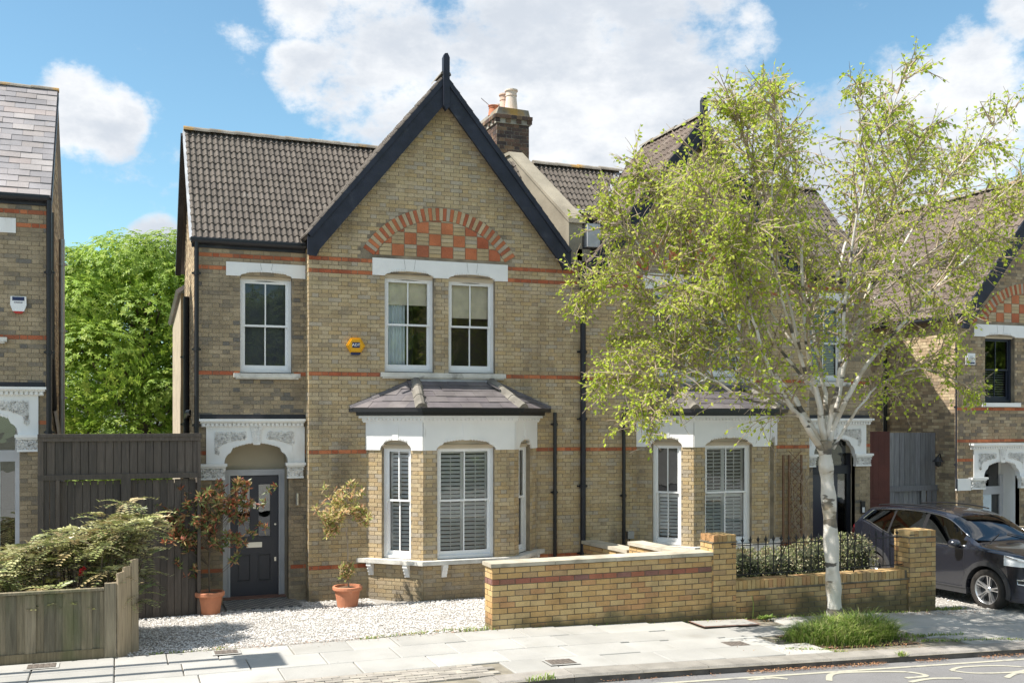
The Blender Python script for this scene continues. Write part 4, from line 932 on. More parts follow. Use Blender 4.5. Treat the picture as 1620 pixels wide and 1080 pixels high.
OG = LH.add('outrigger', og, 'stock'); ro_ = MB(); slab(ro_, [(1.06, 4.1, 5.50), (3.5, 4.1, 7.2), (3.5, 7.6, 7.0), (1.06, 7.6, 5.14)], .08); LH.add('outrigger_roof', ro_, 'slate', OG)
# party parapet, chimney
def parapet_shape(mb, prof, a0, a1, b0, b1):
    y0, y1 = prof[0][0], 2.75; f = lambda y, p, q: lerp(p, q, (y + .12) / 2.87)
    L_ = [(f(y, a0, b0), y, z) for y, z in prof]; R_ = [(f(y, a1, b1), y, z) for y, z in prof]; n = len(prof)
    mb.face(L_, .4); mb.face(R_[::-1], .4)
    for i in range(n): k = (i + 1) % n; mb.face([L_[i], L_[k], R_[k], R_[i]], .4)
pp = MB(); parapet_shape(pp, [(-.12, 5.80), (-.12, 6.58), (2.3, 8.36), (2.75, 8.36), (2.75, 5.8)], 7.76, 8.03, 7.50, 7.72); LH.add('party_parapet', pp, 'parapet')
pc = MB(); parapet_shape(pc, [(-.17, 6.55), (-.15, 6.64), (2.32, 8.43), (2.75, 8.43), (2.75, 8.36), (2.3, 8.36)], 7.73, 8.07, 7.46, 7.76); LH.add('parapet_coping', pc, 'parapet')
pk = MB(); pk.box(7.93, 8.20, -.12, .10, 5.86, 6.08); LH.add('parapet_corbel', pk, 'parapet')
hb = MB(); hb.box(8.10, 8.36, -.20, .04, 6.12, 6.55); LH.add('rain_hopper', hb, 'lead')
CH = LH.empty('chimney'); cx0, cx1, cy0, cy1 = 7.34, 8.06, 2.6, 4.0
cm_ = MB(); cm_.box(cx0 + .01, cx1 - .01, cy0 + .01, cy1, 7.0, 9.2); LH.add('chimney_core', cm_, 'chimney_mortar', CH)
for fr_, w_ in ((frame(cx0, cy0), cx1 - cx0), (frame(cx0, cy1, 0, -90), cy1 - cy0)): brickwall(LH, fr_, w_, 7.4, 9.10, m='chimney_brick', parent=CH, mort='chimney_mortar', reveal=0, gauge=.077)
for fr_, w_, e in ((frame(cx0 - .06, cy0 - .06), cx1 - cx0 + .12, 0), (frame(cx0 - .06, cy1, 0, -90), cy1 - cy0 + .06, 0)):
    n = int(w_ / .115)
    for k in range(n):
        LH.piece('brick', 'brick', TSM(fr_, k * w_ / n + .004, 0, 9.18, w_ / n - .008, .01, .075), 'chimney_brick', CH)
        if k % 2 == 0: LH.piece('brick', 'brick', TSM(fr_, k * w_ / n + .008, .03, 9.10, w_ / n - .016, .02, .075), 'chimney_brick', CH)
cc = MB(); cc.box(cx0 - .055, cx1 + .055, cy0 - .055, cy1, 9.18, 9.26); cc.box(cx0 - .03, cx1 + .03, cy0 - .03, cy1, 9.08, 9.18); LH.add('corbel_course', cc, 'chimney_mortar', CH)
fl = MB(); fl.prism([(cx0 - .02, 9.26), (cx1 + .02, 9.26), (cx1 - .02, 9.40), (cx0 + .04, 9.42)], cy0 - .02, cy1 - .02); LH.add('flaunching', fl, 'ridge_tile', CH)
for (x, y, h, r0, mm) in ((7.76, 2.86, .50, .125, 'clay_pot'), (7.74, 3.18, .50, .12, 'clay_pot'), (7.72, 3.52, .36, .115, 'clay_pot'), (7.46, 3.15, .22, .10, 'red_clay')):
    p = MB(); p.lathe([(r0 * 1.12, 0), (r0 * 1.02, h * .35), (r0 * .88, h * .72), (r0 * .98, h * .73), (r0 * .98, h * .79), (r0 * .9, h * .8), (r0 * .96, h * .93), (r0 * 1.12, h * .94), (r0 * 1.12, h), (r0 * .8, h), (r0 * .78, h - .15), (0, h - .15)], (x, y, 9.38), 18); LH.add('chimney_pot', p, mm, CH, smooth=False)
ae = MB(); ae.tube([(7.42, 3.3, 9.3), (7.42, 3.3, 9.62)], .012, 5); ae.tube([(7.2, 3.2, 9.75), (7.6, 3.35, 9.55)], .008, 5); CHa = LH.add('aerial', ae, 'steel_grey', CH)
LH.flush(RESTS)
# right house of the pair
RH = Thing('semi_detached_house', 'yellow brick house behind the silver birch with white shutters in its bay', 'house', (13, 0, 0), 'brick houses along the street')
DX = 5.27
front_gable(RH, 8.08, 13.2, 10.60, -.40, 8.52, [(a + DX, b + DX, c, d) for a, b, c, d in main_win[:2]] + [(4.02 + DX, 7.12 + DX, -.6, 3.02)], (5.33 + DX, 5.72))
gable_upper(RH, DX, slat_blind(.5), slat_blind(.0), 'window_glass')
wing(RH, 14.97, -1, 0, blind=slat_blind(.0), glass='window_glass', door='modern', zg=-.4)
bay(RH, DX - .03, -.40, [shutters(1, z_lo=.62, z_hi=1.5), lambda *a: (shutters(2, z_lo=.62, z_hi=1.5)(*a), shutters(2, z_lo=1.52, tilt=12)(*a)), shutters(2)])
side_wall(RH, 14.97, 1, WY, 4.0, -.6, 5.88, RY, RZ - .08)
box_back(RH, 8.08, 14.97, 0, 4.0, -.6, 6)
rroof = main_slope(RH, 8.0, 15.08, (5.335, 10.54), 'concrete_tile', spans=[(8.0, 8.25, 8.0, 10.0), (13.22, 15.08, 11.1, 15.08)])
ridge(RH, (7.98, RY, RZ - .01), (10.0, RY, RZ - .01), parent=rroof); ridge(RH, (11.4, RY, RZ - .01), (15.1, RY, RZ - .01), parent=rroof)
eaves(RH, 13.22, 15.08, .20, 5.93)
roof_r = roof_slab_gable(RH, 10.54, 8.78, 2.41, -.27, 2.2, 'brown_tile'); hip_end(RH, 10.54, 8.78, 1.3, 2.2, 'brown_tile', roof_r)
for sd_ in (-1, 1): rake_tiles(RH, 10.54, 8.78, 2.42, -.27, 2.2, sd_, 'brown_tile', ex=.24, tw=.15, parent=roof_r)
ridge(RH, (10.54, -.28, 8.76), (10.54, 2.18, 8.76), parent=roof_r)
bargeboards(RH, 10.54, 8.77, 2.40, -.27, w=.31)
vl = MB(); vl.face([(8.32, .22, 5.97), (8.46, .22, 5.97), (9.98, 2.17, 8.17), (9.84, 2.17, 8.17)]); RH.add('valley_lead', vl, 'lead')
rv = MB(); rv.box(8.42, 8.70, .62, .95, 6.78, 6.98); rvo = RH.add('roof_vent', rv, 'black_plastic'); rl = MB(); slab(rl, [(8.40, .60, 6.94), (8.72, .60, 6.94), (8.72, .98, 7.06), (8.40, .98, 7.06)], .03); RH.add('vent_lid', rl, 'lead', rvo)
gb = MB(); gb.box(8.12, 8.34, -.30, .02, 5.60, 5.84); RH.add('box_gutter', gb, 'black_paint')
downpipe(RH, 8.92, -.07, -.3, 3.05, .034)
RH.flush(RESTS)
# neighbour on the left: only its right-hand wing stands in view
LN = Thing('terraced_house', 'sooty brick house with a slate roof and white porch left of the dark gate', 'house', (-3, 0, .3), 'brick houses along the street')
wing(LN, -1.06, -1, .5, zg=-.45, blind=None, door='plain', wu=(.78, 1.60))
brickwall(LN, frame(0, .26, .5), -2.83, -.6, 5.9, m='sooty', bands=BAND, u0=-8.0)
side_wall(LN, -1.06, 1, WY, 4.0, -.3, 6.38, RY, 8.62)
box_back(LN, -8, -1.06, 0, 4.0, -.4, 6.4)
lnr = main_slope(LN, -8.2, -1.0, (), 'slate', (.22, 6.43), RY, 8.70, .32, .155, 'slate', 'roof_slate', True, .012)
ridge(LN, (-8.2, RY, 8.66), (-1.0, RY, 8.66), .08, parent=lnr)
vb = MB(); slab(vb, [(-1.06, EAVE[0], 6.40), (-.985, EAVE[0], 6.40), (-.985, RY, 8.65), (-1.06, RY, 8.65)], .14); LN.add('bargeboard', vb, 'black_paint')
eaves(LN, -8.2, -1.02, .20, 6.44)
downpipe(LN, -1.02, .16, 2.2, 6.35, .042); downpipe(LN, -1.0, 3.6, .3, 6.3, .05, m='steel_grey')
el = MB(); el.tube([(-1.0, .35, 6.2), (-1.0, .5, 3.9), (-1.0, 1.2, 3.1), (-1.0, 2.6, 2.6)], .045, 8); LN.add('waste_pipe', el, 'black_plastic')
LN.flush(RESTS)
# neighbour on the right
RN = Thing('gabled_house', 'brown roofed brick house with a dark sash window right of the birch', 'house', (19.5, 0, -.6), 'brick houses along the street')
dzr = -.55
rlim = lambda z: (19.6 - max(0, (8.18 - z) / GS), 19.6 + max(0, (8.18 - z) / GS))
oa, ob = 17.83, 18.89
skp = gable_arch(RN, 19.10, 5.02)
brickwall(RN, frame(0, 0), 22.1, -.95, 5.20, [(oa, ob, -1.2, 2.01), (17.88, 18.75, 3.28, 4.76), (20.0, 20.9, 3.28, 4.76)], rlim, m='dull_stock', bands=(2.44, 2.02, 3.15, 5.06, 5.40, 5.12), u0=17.1, skip=skp)
porch(RN, 17.42, 1, dzr, 0, 'plain', zg=-.75)
pb = MB(); pb.box(17.06, 17.43, -.06, .02, 1.36, 1.62); RN.add('impost_block', pb, 'white_paint')
lintel(RN, frame(0, 0), 17.56, 19.1, 4.74, 5.01, [(17.88, 18.75, 4.74, 4.80)])
def half_blind(T, fr, a, b, z0, z1, v, win): slat_blind(0, .05)(T, fr, a, b, z0, z0 + (z1 - z0) * .48, v, win)
sash_window(RN, frame(0, 0), 17.88, 18.75, 3.30, 4.75, blind=half_blind, paint='navy_sash', glass='dim_glass'); sash_window(RN, frame(0, 0), 20.0, 20.9, 3.30, 4.75, paint='navy_sash', glass='dim_glass')
ws = MB(); ws.box(17.78, 18.86, -.08, .06, 3.19, 3.28); RN.add('sill', ws, 'white_paint')
fr_ = frame(17.1, 6.6, 0, -90); brickwall(RN, fr_, 6.6, -1.0, 5.14, m='side_brick', reveal=0)
box_back(RN, 17.1, 22.1, 0, 6.6, -1, 6)
rnr = roof_slab_gable(RN, 19.6, 8.43, 2.64, -.30, 6.7, 'brown_tile')
for sd_ in (-1, 1): rake_tiles(RN, 19.6, 8.43, 2.66, -.30, 6.7, sd_, 'brown_tile', tw=.18, ex=.26, parent=rnr)
ridge(RN, (19.6, -.3, 8.41), (19.6, 6.7, 8.41), parent=rnr)
bargeboards(RN, 19.6, 8.42, 2.62, -.30, w=.32, post=False)
gt = MB(); gt.tube([(16.93, -.28, 5.12), (16.93, 6.7, 5.12)], .055, 8); RN.add('gutter', gt, 'black_plastic')
downpipe(RN, 17.03, -.04, 1.4, 5.0, .02, m='black_paint'); downpipe(RN, 17.05, 2.2, -.6, 4.9, .045)
RN.flush(RESTS)
# ------------------------------------------------------------------ gates, fences, garden walls
def plank(T, fr, u, w, v, th, z0, z1, m, parent=None, point=False, lean=0.0):
    M = fr @ Matrix.Translation((u, v, z0)) @ Matrix.Rotation(lean, 4, 'Y') @ Matrix.Diagonal((w, th, z1 - z0, 1)); T.piece('plank', 'box', M, m, parent)
GT = Thing('side_gate', 'tall dark stained timber gate filling the gap between two houses', 'gate', (0.1, -.62, -.2))
fr = frame(0, -.62)
b = MB(fr); b.box(1.155, 1.20, .07, .88, -.3, 2.66); b.box(-1.13, 1.2, -.06, .06, 2.66, 2.71); b.box(-1.13, 1.2, -.045, .045, 2.60, 2.66); b.box(-1.13, 1.2, -.04, .05, 2.02, 2.10); b.box(.03, .17, -.04, .05, -.25, 2.02); b.box(-1.128, -1.05, -.036, .046, -.3, 2.598); b.box(-.88, -.83, -.038, .048, -.3, 2.018); b.box(1.15, 1.198, -.036, .046, -.3, 2.598); b.box(-.83, .03, .06, .07, -.28, 1.94); b.box(.17, 1.15, .06, .07, -.28, 1.94); b.box(-1.05, 1.15, .02, .04, 2.08, 2.62)
GT.add('frame', b, 'gate_wood')
x = -1.12
while x < 1.14: plank(GT, fr, x, .108, -.015 + R.uniform(-.003, .003), .022, 2.10, 2.60, 'gate_wood'); x += .116
x = -1.05
while x < -.90: plank(GT, fr, x, .08, -.02, .022, -.3, 2.02, 'gate_wood'); x += .086
for (a, c) in ((-.83, .03), (.17, 1.15)):
    x = a
    while x < c - .03: plank(GT, fr, x, min(.10, c - x), .035 + R.uniform(-.003, .003), .02, -.28, 2.0 + R.uniform(-.01, .005), 'gate_wood', None); x += .107
GT.flush(RESTS)
FN = Thing('fence', 'low weathered closeboard fence with green algae below the spiky shrub', 'fence', (-1.5, -3.9, 0))
fr = frame(0, -3.90); x = -5.0; k = 0
while x < -.16: plank(FN, fr, x, .118, .012 * (k % 2) + R.uniform(-.004, .004), .016, .13, .845 + R.uniform(-.008, .008), 'fence_wood', None, lean=R.uniform(-.008, .008)); x += .104; k += 1
c = MB(fr); c.box(-5, -.17, -.03, .05, .85, .88); FN.add('capping_rail', c, 'fence_wood')
c = MB(fr); c.box(-5, -.17, -.012, .012, -.02, .14); FN.add('gravel_board', c, 'fence_wood')
c = MB(fr); c.box(-.165, -.03, -.02, .09, -.05, .93); FN.add('post', c, 'fence_wood'); c = MB(fr); c.box(-2.0, -1.9, .03, .12, -.05, .86); FN.add('post', c, 'fence_wood')
fr2 = frame(-.02, -3.90, 0, 58)
for i, (w, h) in enumerate(((.16, 1.05), (.15, 1.10), (.15, 1.17))): plank(FN, fr2, i * .152, w, -.02 + .012 * (i % 2), .024, -.04, h, 'pale_wood', None, lean=-.012)
FN.flush(RESTS)
# front garden wall
GW = Thing('garden_wall', 'yellow brick front wall with a plum coloured course and flat coping', 'wall', (8.5, -3.8, -.1))
G = .081; ky = dict(m='yellow_brick', red='plum_brick', gauge=G, bond='stretcher', bl=.2175, jw=.012, mort='grey_mortar', reveal=0, proud=.008)
ZB = .86 - G * 14
brickwall(GW, frame(0, -3.92), 8.44, ZB, .862, bands=(.6575,), u0=4.88, **ky); brickwall(GW, frame(4.88, -3.63, 0, -90), .29, ZB, .862, bands=(.6575,), **ky); brickwall(GW, frame(8.44, -3.63, 0, 180), 3.56, ZB, .862, bands=(), **ky)
x = 4.84
for L in (.98, .97, .92, .73):
    c = MB(); c.box(x + .003, x + L - .003, -3.965, -3.60, .862 + R.uniform(-.002, .002), .915); GW.add('coping_stone', c, 'coping'); x += L
def pier(x0, x1, zt):
    for (f, w) in ((frame(x0, -3.955), x1 - x0), (frame(x0, -3.60, 0, -90), .355), (frame(x1, -3.955, 0, 90), .355)): brickwall(GW, f, w, zt - .10 - G * 16, zt - .10, **ky)
    c = MB(); c.box(x0 - .02, x1 + .02, -3.975, -3.58, zt - .105, zt - .085); GW.add('creasing', c, 'grey_mortar')
    n = max(3, int((x1 - x0) / .08)); w = (x1 - x0) / n
    for i in range(n): GW.piece('brick', 'box', TSM(frame(x0, -3.965), i * w + .004, 0, zt - .085, w - .008, .375, .10 + R.uniform(-.004, .004)), 'yellow_brick')
pier(8.44, 8.84, 1.15); pier(12.20, 12.74, 1.07)
brickwall(GW, frame(0, -3.91), 12.20, .285 - G * 9, .285, u0=8.84, **ky)
c = MB(); c.box(8.84, 12.2, -3.935, -3.62, .285, .305); GW.add('creasing', c, 'grey_mortar')
c = MB(); c.box(8.84, 12.2, -3.90, -3.66, .305, .43); GW.add('coping_mortar', c, 'grey_mortar')
x = 8.845
while x < 12.12: GW.piece('brick', 'box', TSM(frame(x, -3.915), 0, 0, .306, .068, .27, .135 + R.uniform(-.004, .004)), 'yellow_brick'); x += .0785
GW.flush(RESTS)
# dividing wall running back between the forecourts
DW = Thing('dividing_wall', 'low stepped brick wall running back from the pier towards the black downpipe', 'wall', (8.25, -1.9, -.1))
fd = frame(8.06, -.10, 0, math.degrees(math.atan2(-3.5, .36)))
ky2 = dict(ky); brickwall(DW, fd, 1.55, .61 - G * 11, .61, **ky2); brickwall(DW, fd, 3.50, .76 - G * 13, .76, u0=1.55, **ky2)
for (a, b, z) in ((0, 1.53, .615), (1.55, 2.55, .765), (2.55, 3.50, .765)):
    c = MB(fd); c.box(a, b - .006, -.04, .27, z, z + .06); DW.add('coping_stone', c, 'coping')
c = MB(fd); c.box(1.55, 3.5, .22, .235, -.3, .76); c.box(0, 1.55, .22, .235, -.3, .61); DW.add('rear_face', c, 'yellow_brick'); c = MB(fd); c.box(1.535, 1.55, 0, .23, .6, .76); DW.add('step_face', c, 'yellow_brick')
DW.flush(RESTS)
# iron railing on the low wall
RL = Thing('railing', 'black iron railing with small spear tips on the low wall in front of the hedge', 'railing', (10.5, -3.78, .44))
b = MB(); b.box(8.84, 12.20, -3.80, -3.775, .965, .978); RL.add('top_rail', b, 'iron'); b = MB(); b.box(8.84, 12.20, -3.80, -3.775, .505, .52); RL.add('bottom_rail', b, 'iron')
for i in range(23):
    x = 8.93 + i * .1435; b = MB(); b.tube([(x, -3.787, .505), (x, -3.787, 1.03)], .0095, 6, .2); B = RL.add('bar', b, 'iron')
    s = MB(); z = 1.03; s.tube([(x, -3.787, z - .012), (x, -3.787, z), (x, -3.787, z + .03), (x, -3.787, z + .085)], [.012, .022, .016, .001], 6, .2); s.face([(x - .045, -3.787, z + .035), (x - .012, -3.787, z - .005), (x + .012, -3.787, z - .005), (x + .045, -3.787, z + .035), (x + .015, -3.787, z + .02), (x - .015, -3.787, z + .02)], .2); RL.add('spear_tip', s, 'iron', B)
for x in (9.9, 11.2): b = MB(); b.tube([(x, -3.787, .43), (x, -3.787, .51)], .012, 6); b.tube([(x, -3.787, .97), (x, -3.5, .5)], .008, 5); RL.add('stay', b, 'iron')
for sx in (8.80, 12.24): b = MB(); b.tube([(sx - .05, -3.97, 1.02), (sx + .12, -3.96, 1.02), (sx + .16, -3.80, 1.0)], .008, 5); RL.add('fixing_strap', b, 'iron')
# ------------------------------------------------------------------ leaves
def leaf(m, p, d, n, L, W, tint=None, fold=.15):
    """one leaf: p base, d direction, n face normal"""
    d = d.normalized(); s = d.cross(n); s = s.normalized() if s.length > 1e-5 else d.orthogonal().normalized(); n = s.cross(d)
    a, b, c, e = p, p + d * L * .45 + s * W / 2 + n * W * fold, p + d * L, p + d * L * .45 - s * W / 2 + n * W * fold
    m.face([a, b, c], tint) if False else m.face([a, b, c, e], tint)
def rvec(): 
    while True:
        v = Vector((R.uniform(-1, 1), R.uniform(-1, 1), R.uniform(-1, 1)))
        if .05 < v.length < 1: return v.normalized()
def smooth_path(pts, k=4):
    P = [Vector(p) for p in pts]; out = []
    for i in range(len(P) - 1):
        for j in range(k):
            t = j / k; p0, p1, p2, p3 = (P[max(0, min(len(P) - 1, i + q))] for q in (-1, 0, 1, 2))
            out.append(.5 * ((2 * p1) + (p2 - p0) * t + (2 * p0 - 5 * p1 + 4 * p2 - p3) * t * t + (3 * p1 - p0 - 3 * p2 + p3) * t ** 3))
    out.append(P[-1]); return out
# silver birch
BX, BY = 9.86, -5.0
def build_birch():
    T = Thing('birch_tree', 'silver birch with white peeling bark and pale spring leaves in the pavement', 'tree', (BX, BY, -.17), 'street birches')
    tr = MB(); tp = smooth_path([(9.87, BY, -.25), (9.86, BY, .1), (9.82, BY, .72), (9.76, BY, 1.66), (9.70, BY, 2.3), (9.68, BY, 2.62)], 5)
    n = len(tp); tr.tube(tp, [lerp(.114, .094, i / n) + .05 * max(0, 1 - i / 5) ** 2 + (.012 * math.sin(i * 1.7)) + .012 * max(0, (i - n * .82) / (n * .18)) for i in range(n)], 16)
    TK = T.add('trunk', tr, 'birch_bark', smooth=True)
    limbs = [([(9.66, 2.42), (9.21, 2.85), (8.8, 3.14), (8.32, 3.64), (7.9, 4.38), (7.49, 4.99), (7.09, 5.4)], .075, -.9),
             ([(8.8, 3.14), (8.22, 3.27), (7.6, 3.58), (6.99, 3.74), (6.41, 3.69), (5.94, 3.47)], .034, .5),
             ([(9.66, 2.5), (9.29, 3.24), (8.8, 3.87), (8.37, 4.49), (8.01, 5.1), (7.55, 5.87), (7.09, 6.52)], .070, .8),
             ([(9.68, 2.54), (9.49, 3.24), (9.24, 4.02), (9.13, 4.89), (8.96, 5.97), (8.69, 6.95), (8.48, 7.82)], .072, -.4),
             ([(9.74, 2.68), (9.86, 3.52), (9.83, 4.36), (9.88, 5.11), (9.85, 6.04), (9.91, 7.07), (9.85, 8.0)], .055, 1.1),
             ([(9.76, 2.60), (9.99, 3.52), (10.14, 4.09), (10.20, 5.05), (10.6, 6.24), (11.0, 7.25), (11.1, 8.0)], .076, .2),
             ([(10.08, 3.95), (10.67, 5.05), (11.02, 5.84), (11.63, 6.85), (12.0, 7.66)], .042, .7),
             ([(9.8, 2.77), (10.14, 3.62), (10.61, 4.29), (11.26, 5.08), (12.13, 5.91), (12.9, 6.6), (13.63, 6.94)], .058, -1.0),
             ([(9.83, 2.5), (10.08, 3.05), (10.45, 3.53), (11.04, 3.73), (11.65, 3.45)], .036, -.6),
             ([(9.63, 2.54), (8.96, 3.51), (8.32, 4.13), (7.6, 4.55), (6.9, 4.87), (6.32, 5.1), (5.94, 4.9)], .050, 1.2),
             ([(9.72, 2.68), (9.63, 3.52), (9.52, 4.63), (9.46, 5.73), (9.55, 6.85), (9.9, 8.0)], .050, -1.3),
             ([(9.4, 3.5), (8.7, 4.6), (8.2, 5.6), (8.0, 6.6), (7.75, 7.3)], .040, -1.2),
             ([(10.3, 4.6), (10.9, 5.2), (11.9, 5.3), (12.7, 5.0), (13.2, 4.6)], .030, .9),
             ([(9.51, 3.33), (8.86, 4.23), (8.32, 5.0), (7.7, 5.87), (7.09, 6.54), (6.6, 6.69)], .036, .6),
             ([(9.24, 4.02), (8.8, 5.06), (8.27, 6.12), (7.81, 6.87), (7.39, 7.36)], .034, -.7),
             ([(9.88, 5.11), (10.32, 6.14), (10.6, 7.18), (10.84, 8.53)], .032, .5),
             ([(10.67, 5.05), (11.26, 6.22), (12.0, 7.26), (12.77, 8.14)], .034, -.6),
             ([(11.26, 5.08), (12.0, 5.49), (12.77, 5.81), (13.43, 6.06)], .026, .7),
             ([(7.9, 4.38), (7.29, 4.75), (6.7, 5.32), (6.22, 5.8), (6.03, 5.96)], .028, .5),
             ([(8.96, 5.97), (8.64, 6.86), (8.96, 7.73), (9.18, 8.17)], .028, .9),
             ([(11.02, 5.84), (12.0, 6.48), (12.9, 7.37), (13.43, 7.7)], .028, 1.0),
             ([(7.6, 3.58), (6.99, 3.31), (6.5, 3.05), (6.12, 2.96)], .016, -.3)]
    tw, lf = MB(), MB()
    def spray(p, d, L, dens):
        q = [p.copy()]; st = max(3, int(L / .11)); dd = d.normalized()
        for i in range(st):
            dd = (dd + rvec() * .22 + Vector((0, 0, -.05 * i / st))).normalized(); q.append(q[-1] + dd * L / st)
        tw.tube(q, [lerp(.007, .0022, i / st) for i in range(st + 1)], 3, cap=False)
        for i in range(1, st + 1):
            for _ in range(R.choice((1, 2, 2, 3)) if R.random() < dens else 0):
                o = rvec(); b = q[i] + o * R.uniform(.0, .035) + (q[i - 1] - q[i]) * R.random(); dl = (o * .7 + dd * .5 + Vector((0, 0, -.4))).normalized()
                leaf(lf, b, dl, rvec() + Vector((-.4, 0, .6)), R.uniform(.044, .076), R.uniform(.033, .056))
        return q
    limbs += [([(9.3, 3.9), (8.9, 4.9), (8.55, 5.6), (8.4, 6.3)], .026, 1.3), ([(8.4, 4.2), (7.9, 4.9), (7.5, 5.3), (7.25, 5.7)], .024, -1.2), ([(9.15, 4.7), (8.6, 5.6), (8.15, 6.4), (7.9, 6.9)], .026, 1.0),
              ([(9.85, 4.6), (10.1, 5.6), (10.3, 6.5), (10.35, 7.2)], .026, -1.1), ([(10.5, 4.8), (11.1, 5.5), (11.6, 6.1), (12.0, 6.6)], .026, -1.2), ([(9.0, 3.2), (8.5, 3.6), (8.0, 4.1), (7.4, 4.2), (6.9, 4.3)], .024, 1.1), ([(8.6, 4.2), (8.1, 4.6), (7.4, 4.8), (6.7, 4.6)], .02, -.4), ([(7.9, 5.2), (7.4, 5.9), (7.0, 6.3), (6.7, 6.6)], .02, -.9)]
    limbs = [([(x, z if z < 3 else 3 + (z - 3) * .93) for x, z in p], r, d) for p, r, d in limbs]
    for (pts, r0, dy) in limbs:
        nP = len(pts); P3 = [(x, BY + dy * (i / (nP - 1)) ** .9 * 1.15 if pts[0][0] != 8.8 else BY - .12 + dy * (i / (nP - 1)), z) for i, (x, z) in enumerate(pts)]
        P3 = [(x if x > 8.2 else 8.2 - (8.2 - x) * .80, y, z) for x, y, z in P3]; q = smooth_path(P3, 5); n = len(q); q = [p + rvec() * (.018 if 2 < i else 0) for i, p in enumerate(q)]
        lm = MB(); lm.tube(q, [lerp(r0 * .74, .006, (i / (n - 1)) ** .75) for i in range(n)], 9); T.add('limb', lm, 'birch_bark', TK, smooth=True)
        for i in range(3, n):
            f = i / (n - 1)
            if f < .24: continue
            d0 = (q[i] - q[i - 1]).normalized()
            left = q[i].x < 9.2
            for _ in range(R.choice((1, 2, 2, 2)) if f > .35 else 1):
                d = (d0 * .8 + rvec() * .95 + Vector((0, 0, .22)) + (Vector((-.2, 0, 0)) if left else Vector((.05, 0, 0)))).normalized(); L = R.uniform(.55, 1.25) * (1.12 - .78 * f)
                b = [q[i].copy()]; dd = d; st = 5
                for k in range(st): dd = (dd + rvec() * .16 + Vector((0, 0, .05 - .06 * k))).normalized(); b.append(b[-1] + dd * L / st)
                tw.tube(b, [lerp(.016, .005, k / st) for k in range(st + 1)], 4, cap=False)
                dens = .68 if left else .80
                for k in range(1, st + 1):
                    for _ in range(R.choice((1, 2, 2, 3)) if left else R.choice((1, 2, 2))):
                        spray(b[k], (dd + rvec() * 1.0 + Vector((0, 0, -.15))), R.uniform(.25, .62) * (1.1 - .5 * f), dens)
    T.add('twigs', tw, 'twig_bark', kind='stuff'); T.add('foliage', lf, 'birch_leaf', kind='stuff')
    kn = MB()
    kn.lathe([(0, -.012), (.05, -.008), (.062, .012), (.06, .04)], (10.09, BY - .02, 4.02), 10, axis='y'); T.add('pruning_scar', kn, 'cast_brick', TK)
    return T
R.seed(23)
birch = build_birch()
def copy_tree(T, loc, rz, sc, label):
    """a copy of a thing with copies of its parts and sub-parts, sharing mesh data"""
    r = T.o.copy(); COL.objects.link(r); r.location = loc; r.rotation_euler = (0, 0, rz); r.scale = (sc, sc, sc); r['label'] = label
    for ch in list(T.o.children):
        c = ch.copy(); COL.objects.link(c); c.parent = r
        for g in list(ch.children): d = g.copy(); COL.objects.link(d); d.parent = c
    return r
SG = Thing('street_sign', 'tall grey two-legged sign on the pavement whose long shadow crosses the slabs below the fence', 'sign', (-1.85, -4.6, .03))
for yy in (-4.36, -4.80): m = MB(); m.tube([(-1.85, yy, 0), (-1.85, yy, 5.25)], .05, 10); SG.add('post', m, 'steel_grey')
m = MB(); m.box(-1.80, -1.785, -4.95, -4.21, 4.45, 5.25); SG.add('plate', m, 'steel_grey')
# grass round the birch, tufts along the paving joints
def blades(m, n, cx, cy, rx, ry, h, zf):
    for _ in range(n):
        a, r = R.uniform(0, 6.283), math.sqrt(R.random()); x, y = cx + math.cos(a) * r * rx, cy + math.sin(a) * r * ry; z = zf(x, y)
        hh = h * R.uniform(.5, 1.1) * (1 - .45 * r * r); l = Vector((R.uniform(-1, 1), R.uniform(-1, 1), 0)) * hh * .85 + Vector((math.cos(a), math.sin(a), 0)) * r * hh * .5; w = R.uniform(.004, .009); s = Vector((-l.y, l.x, 0)); s = s.normalized() * w if s.length > 1e-4 else Vector((w, 0, 0))
        p = Vector((x, y, z - .01)); q = p + l * .35 + Vector((0, 0, hh * .65)); e = p + l * 1.1 + Vector((0, 0, hh * .85)); t = R.random()
        m.face([p - s, p + s, q + s * .8, q - s * .8], t); m.face([q - s * .8, q + s * .8, e], t)
sz = lambda x, y: street_z(x)
g = MB()
for (cx, cy, rx, ry, h, n) in ((9.45, -5.60, .78, .42, .34, 2600), (9.95, -5.50, .50, .38, .44, 1900), (9.05, -5.55, .38, .3, .30, 900), (9.65, -5.22, .45, .22, .36, 900), (9.6, -5.6, 1.15, .55, .10, 700)): blades(g, n, cx, cy, rx, ry, h, sz)
one('grass', g, 'grass_blade', kind='stuff')
s = MB(); s.face([(8.7, -6.05, street_z(8.7) - .004), (10.5, -6.05, street_z(10.5) - .004), (10.5, -5.14, street_z(10.5) - .004), (8.7, -5.14, street_z(8.7) - .004)]); one('soil', s, 'soil', kind='structure')
w = MB()
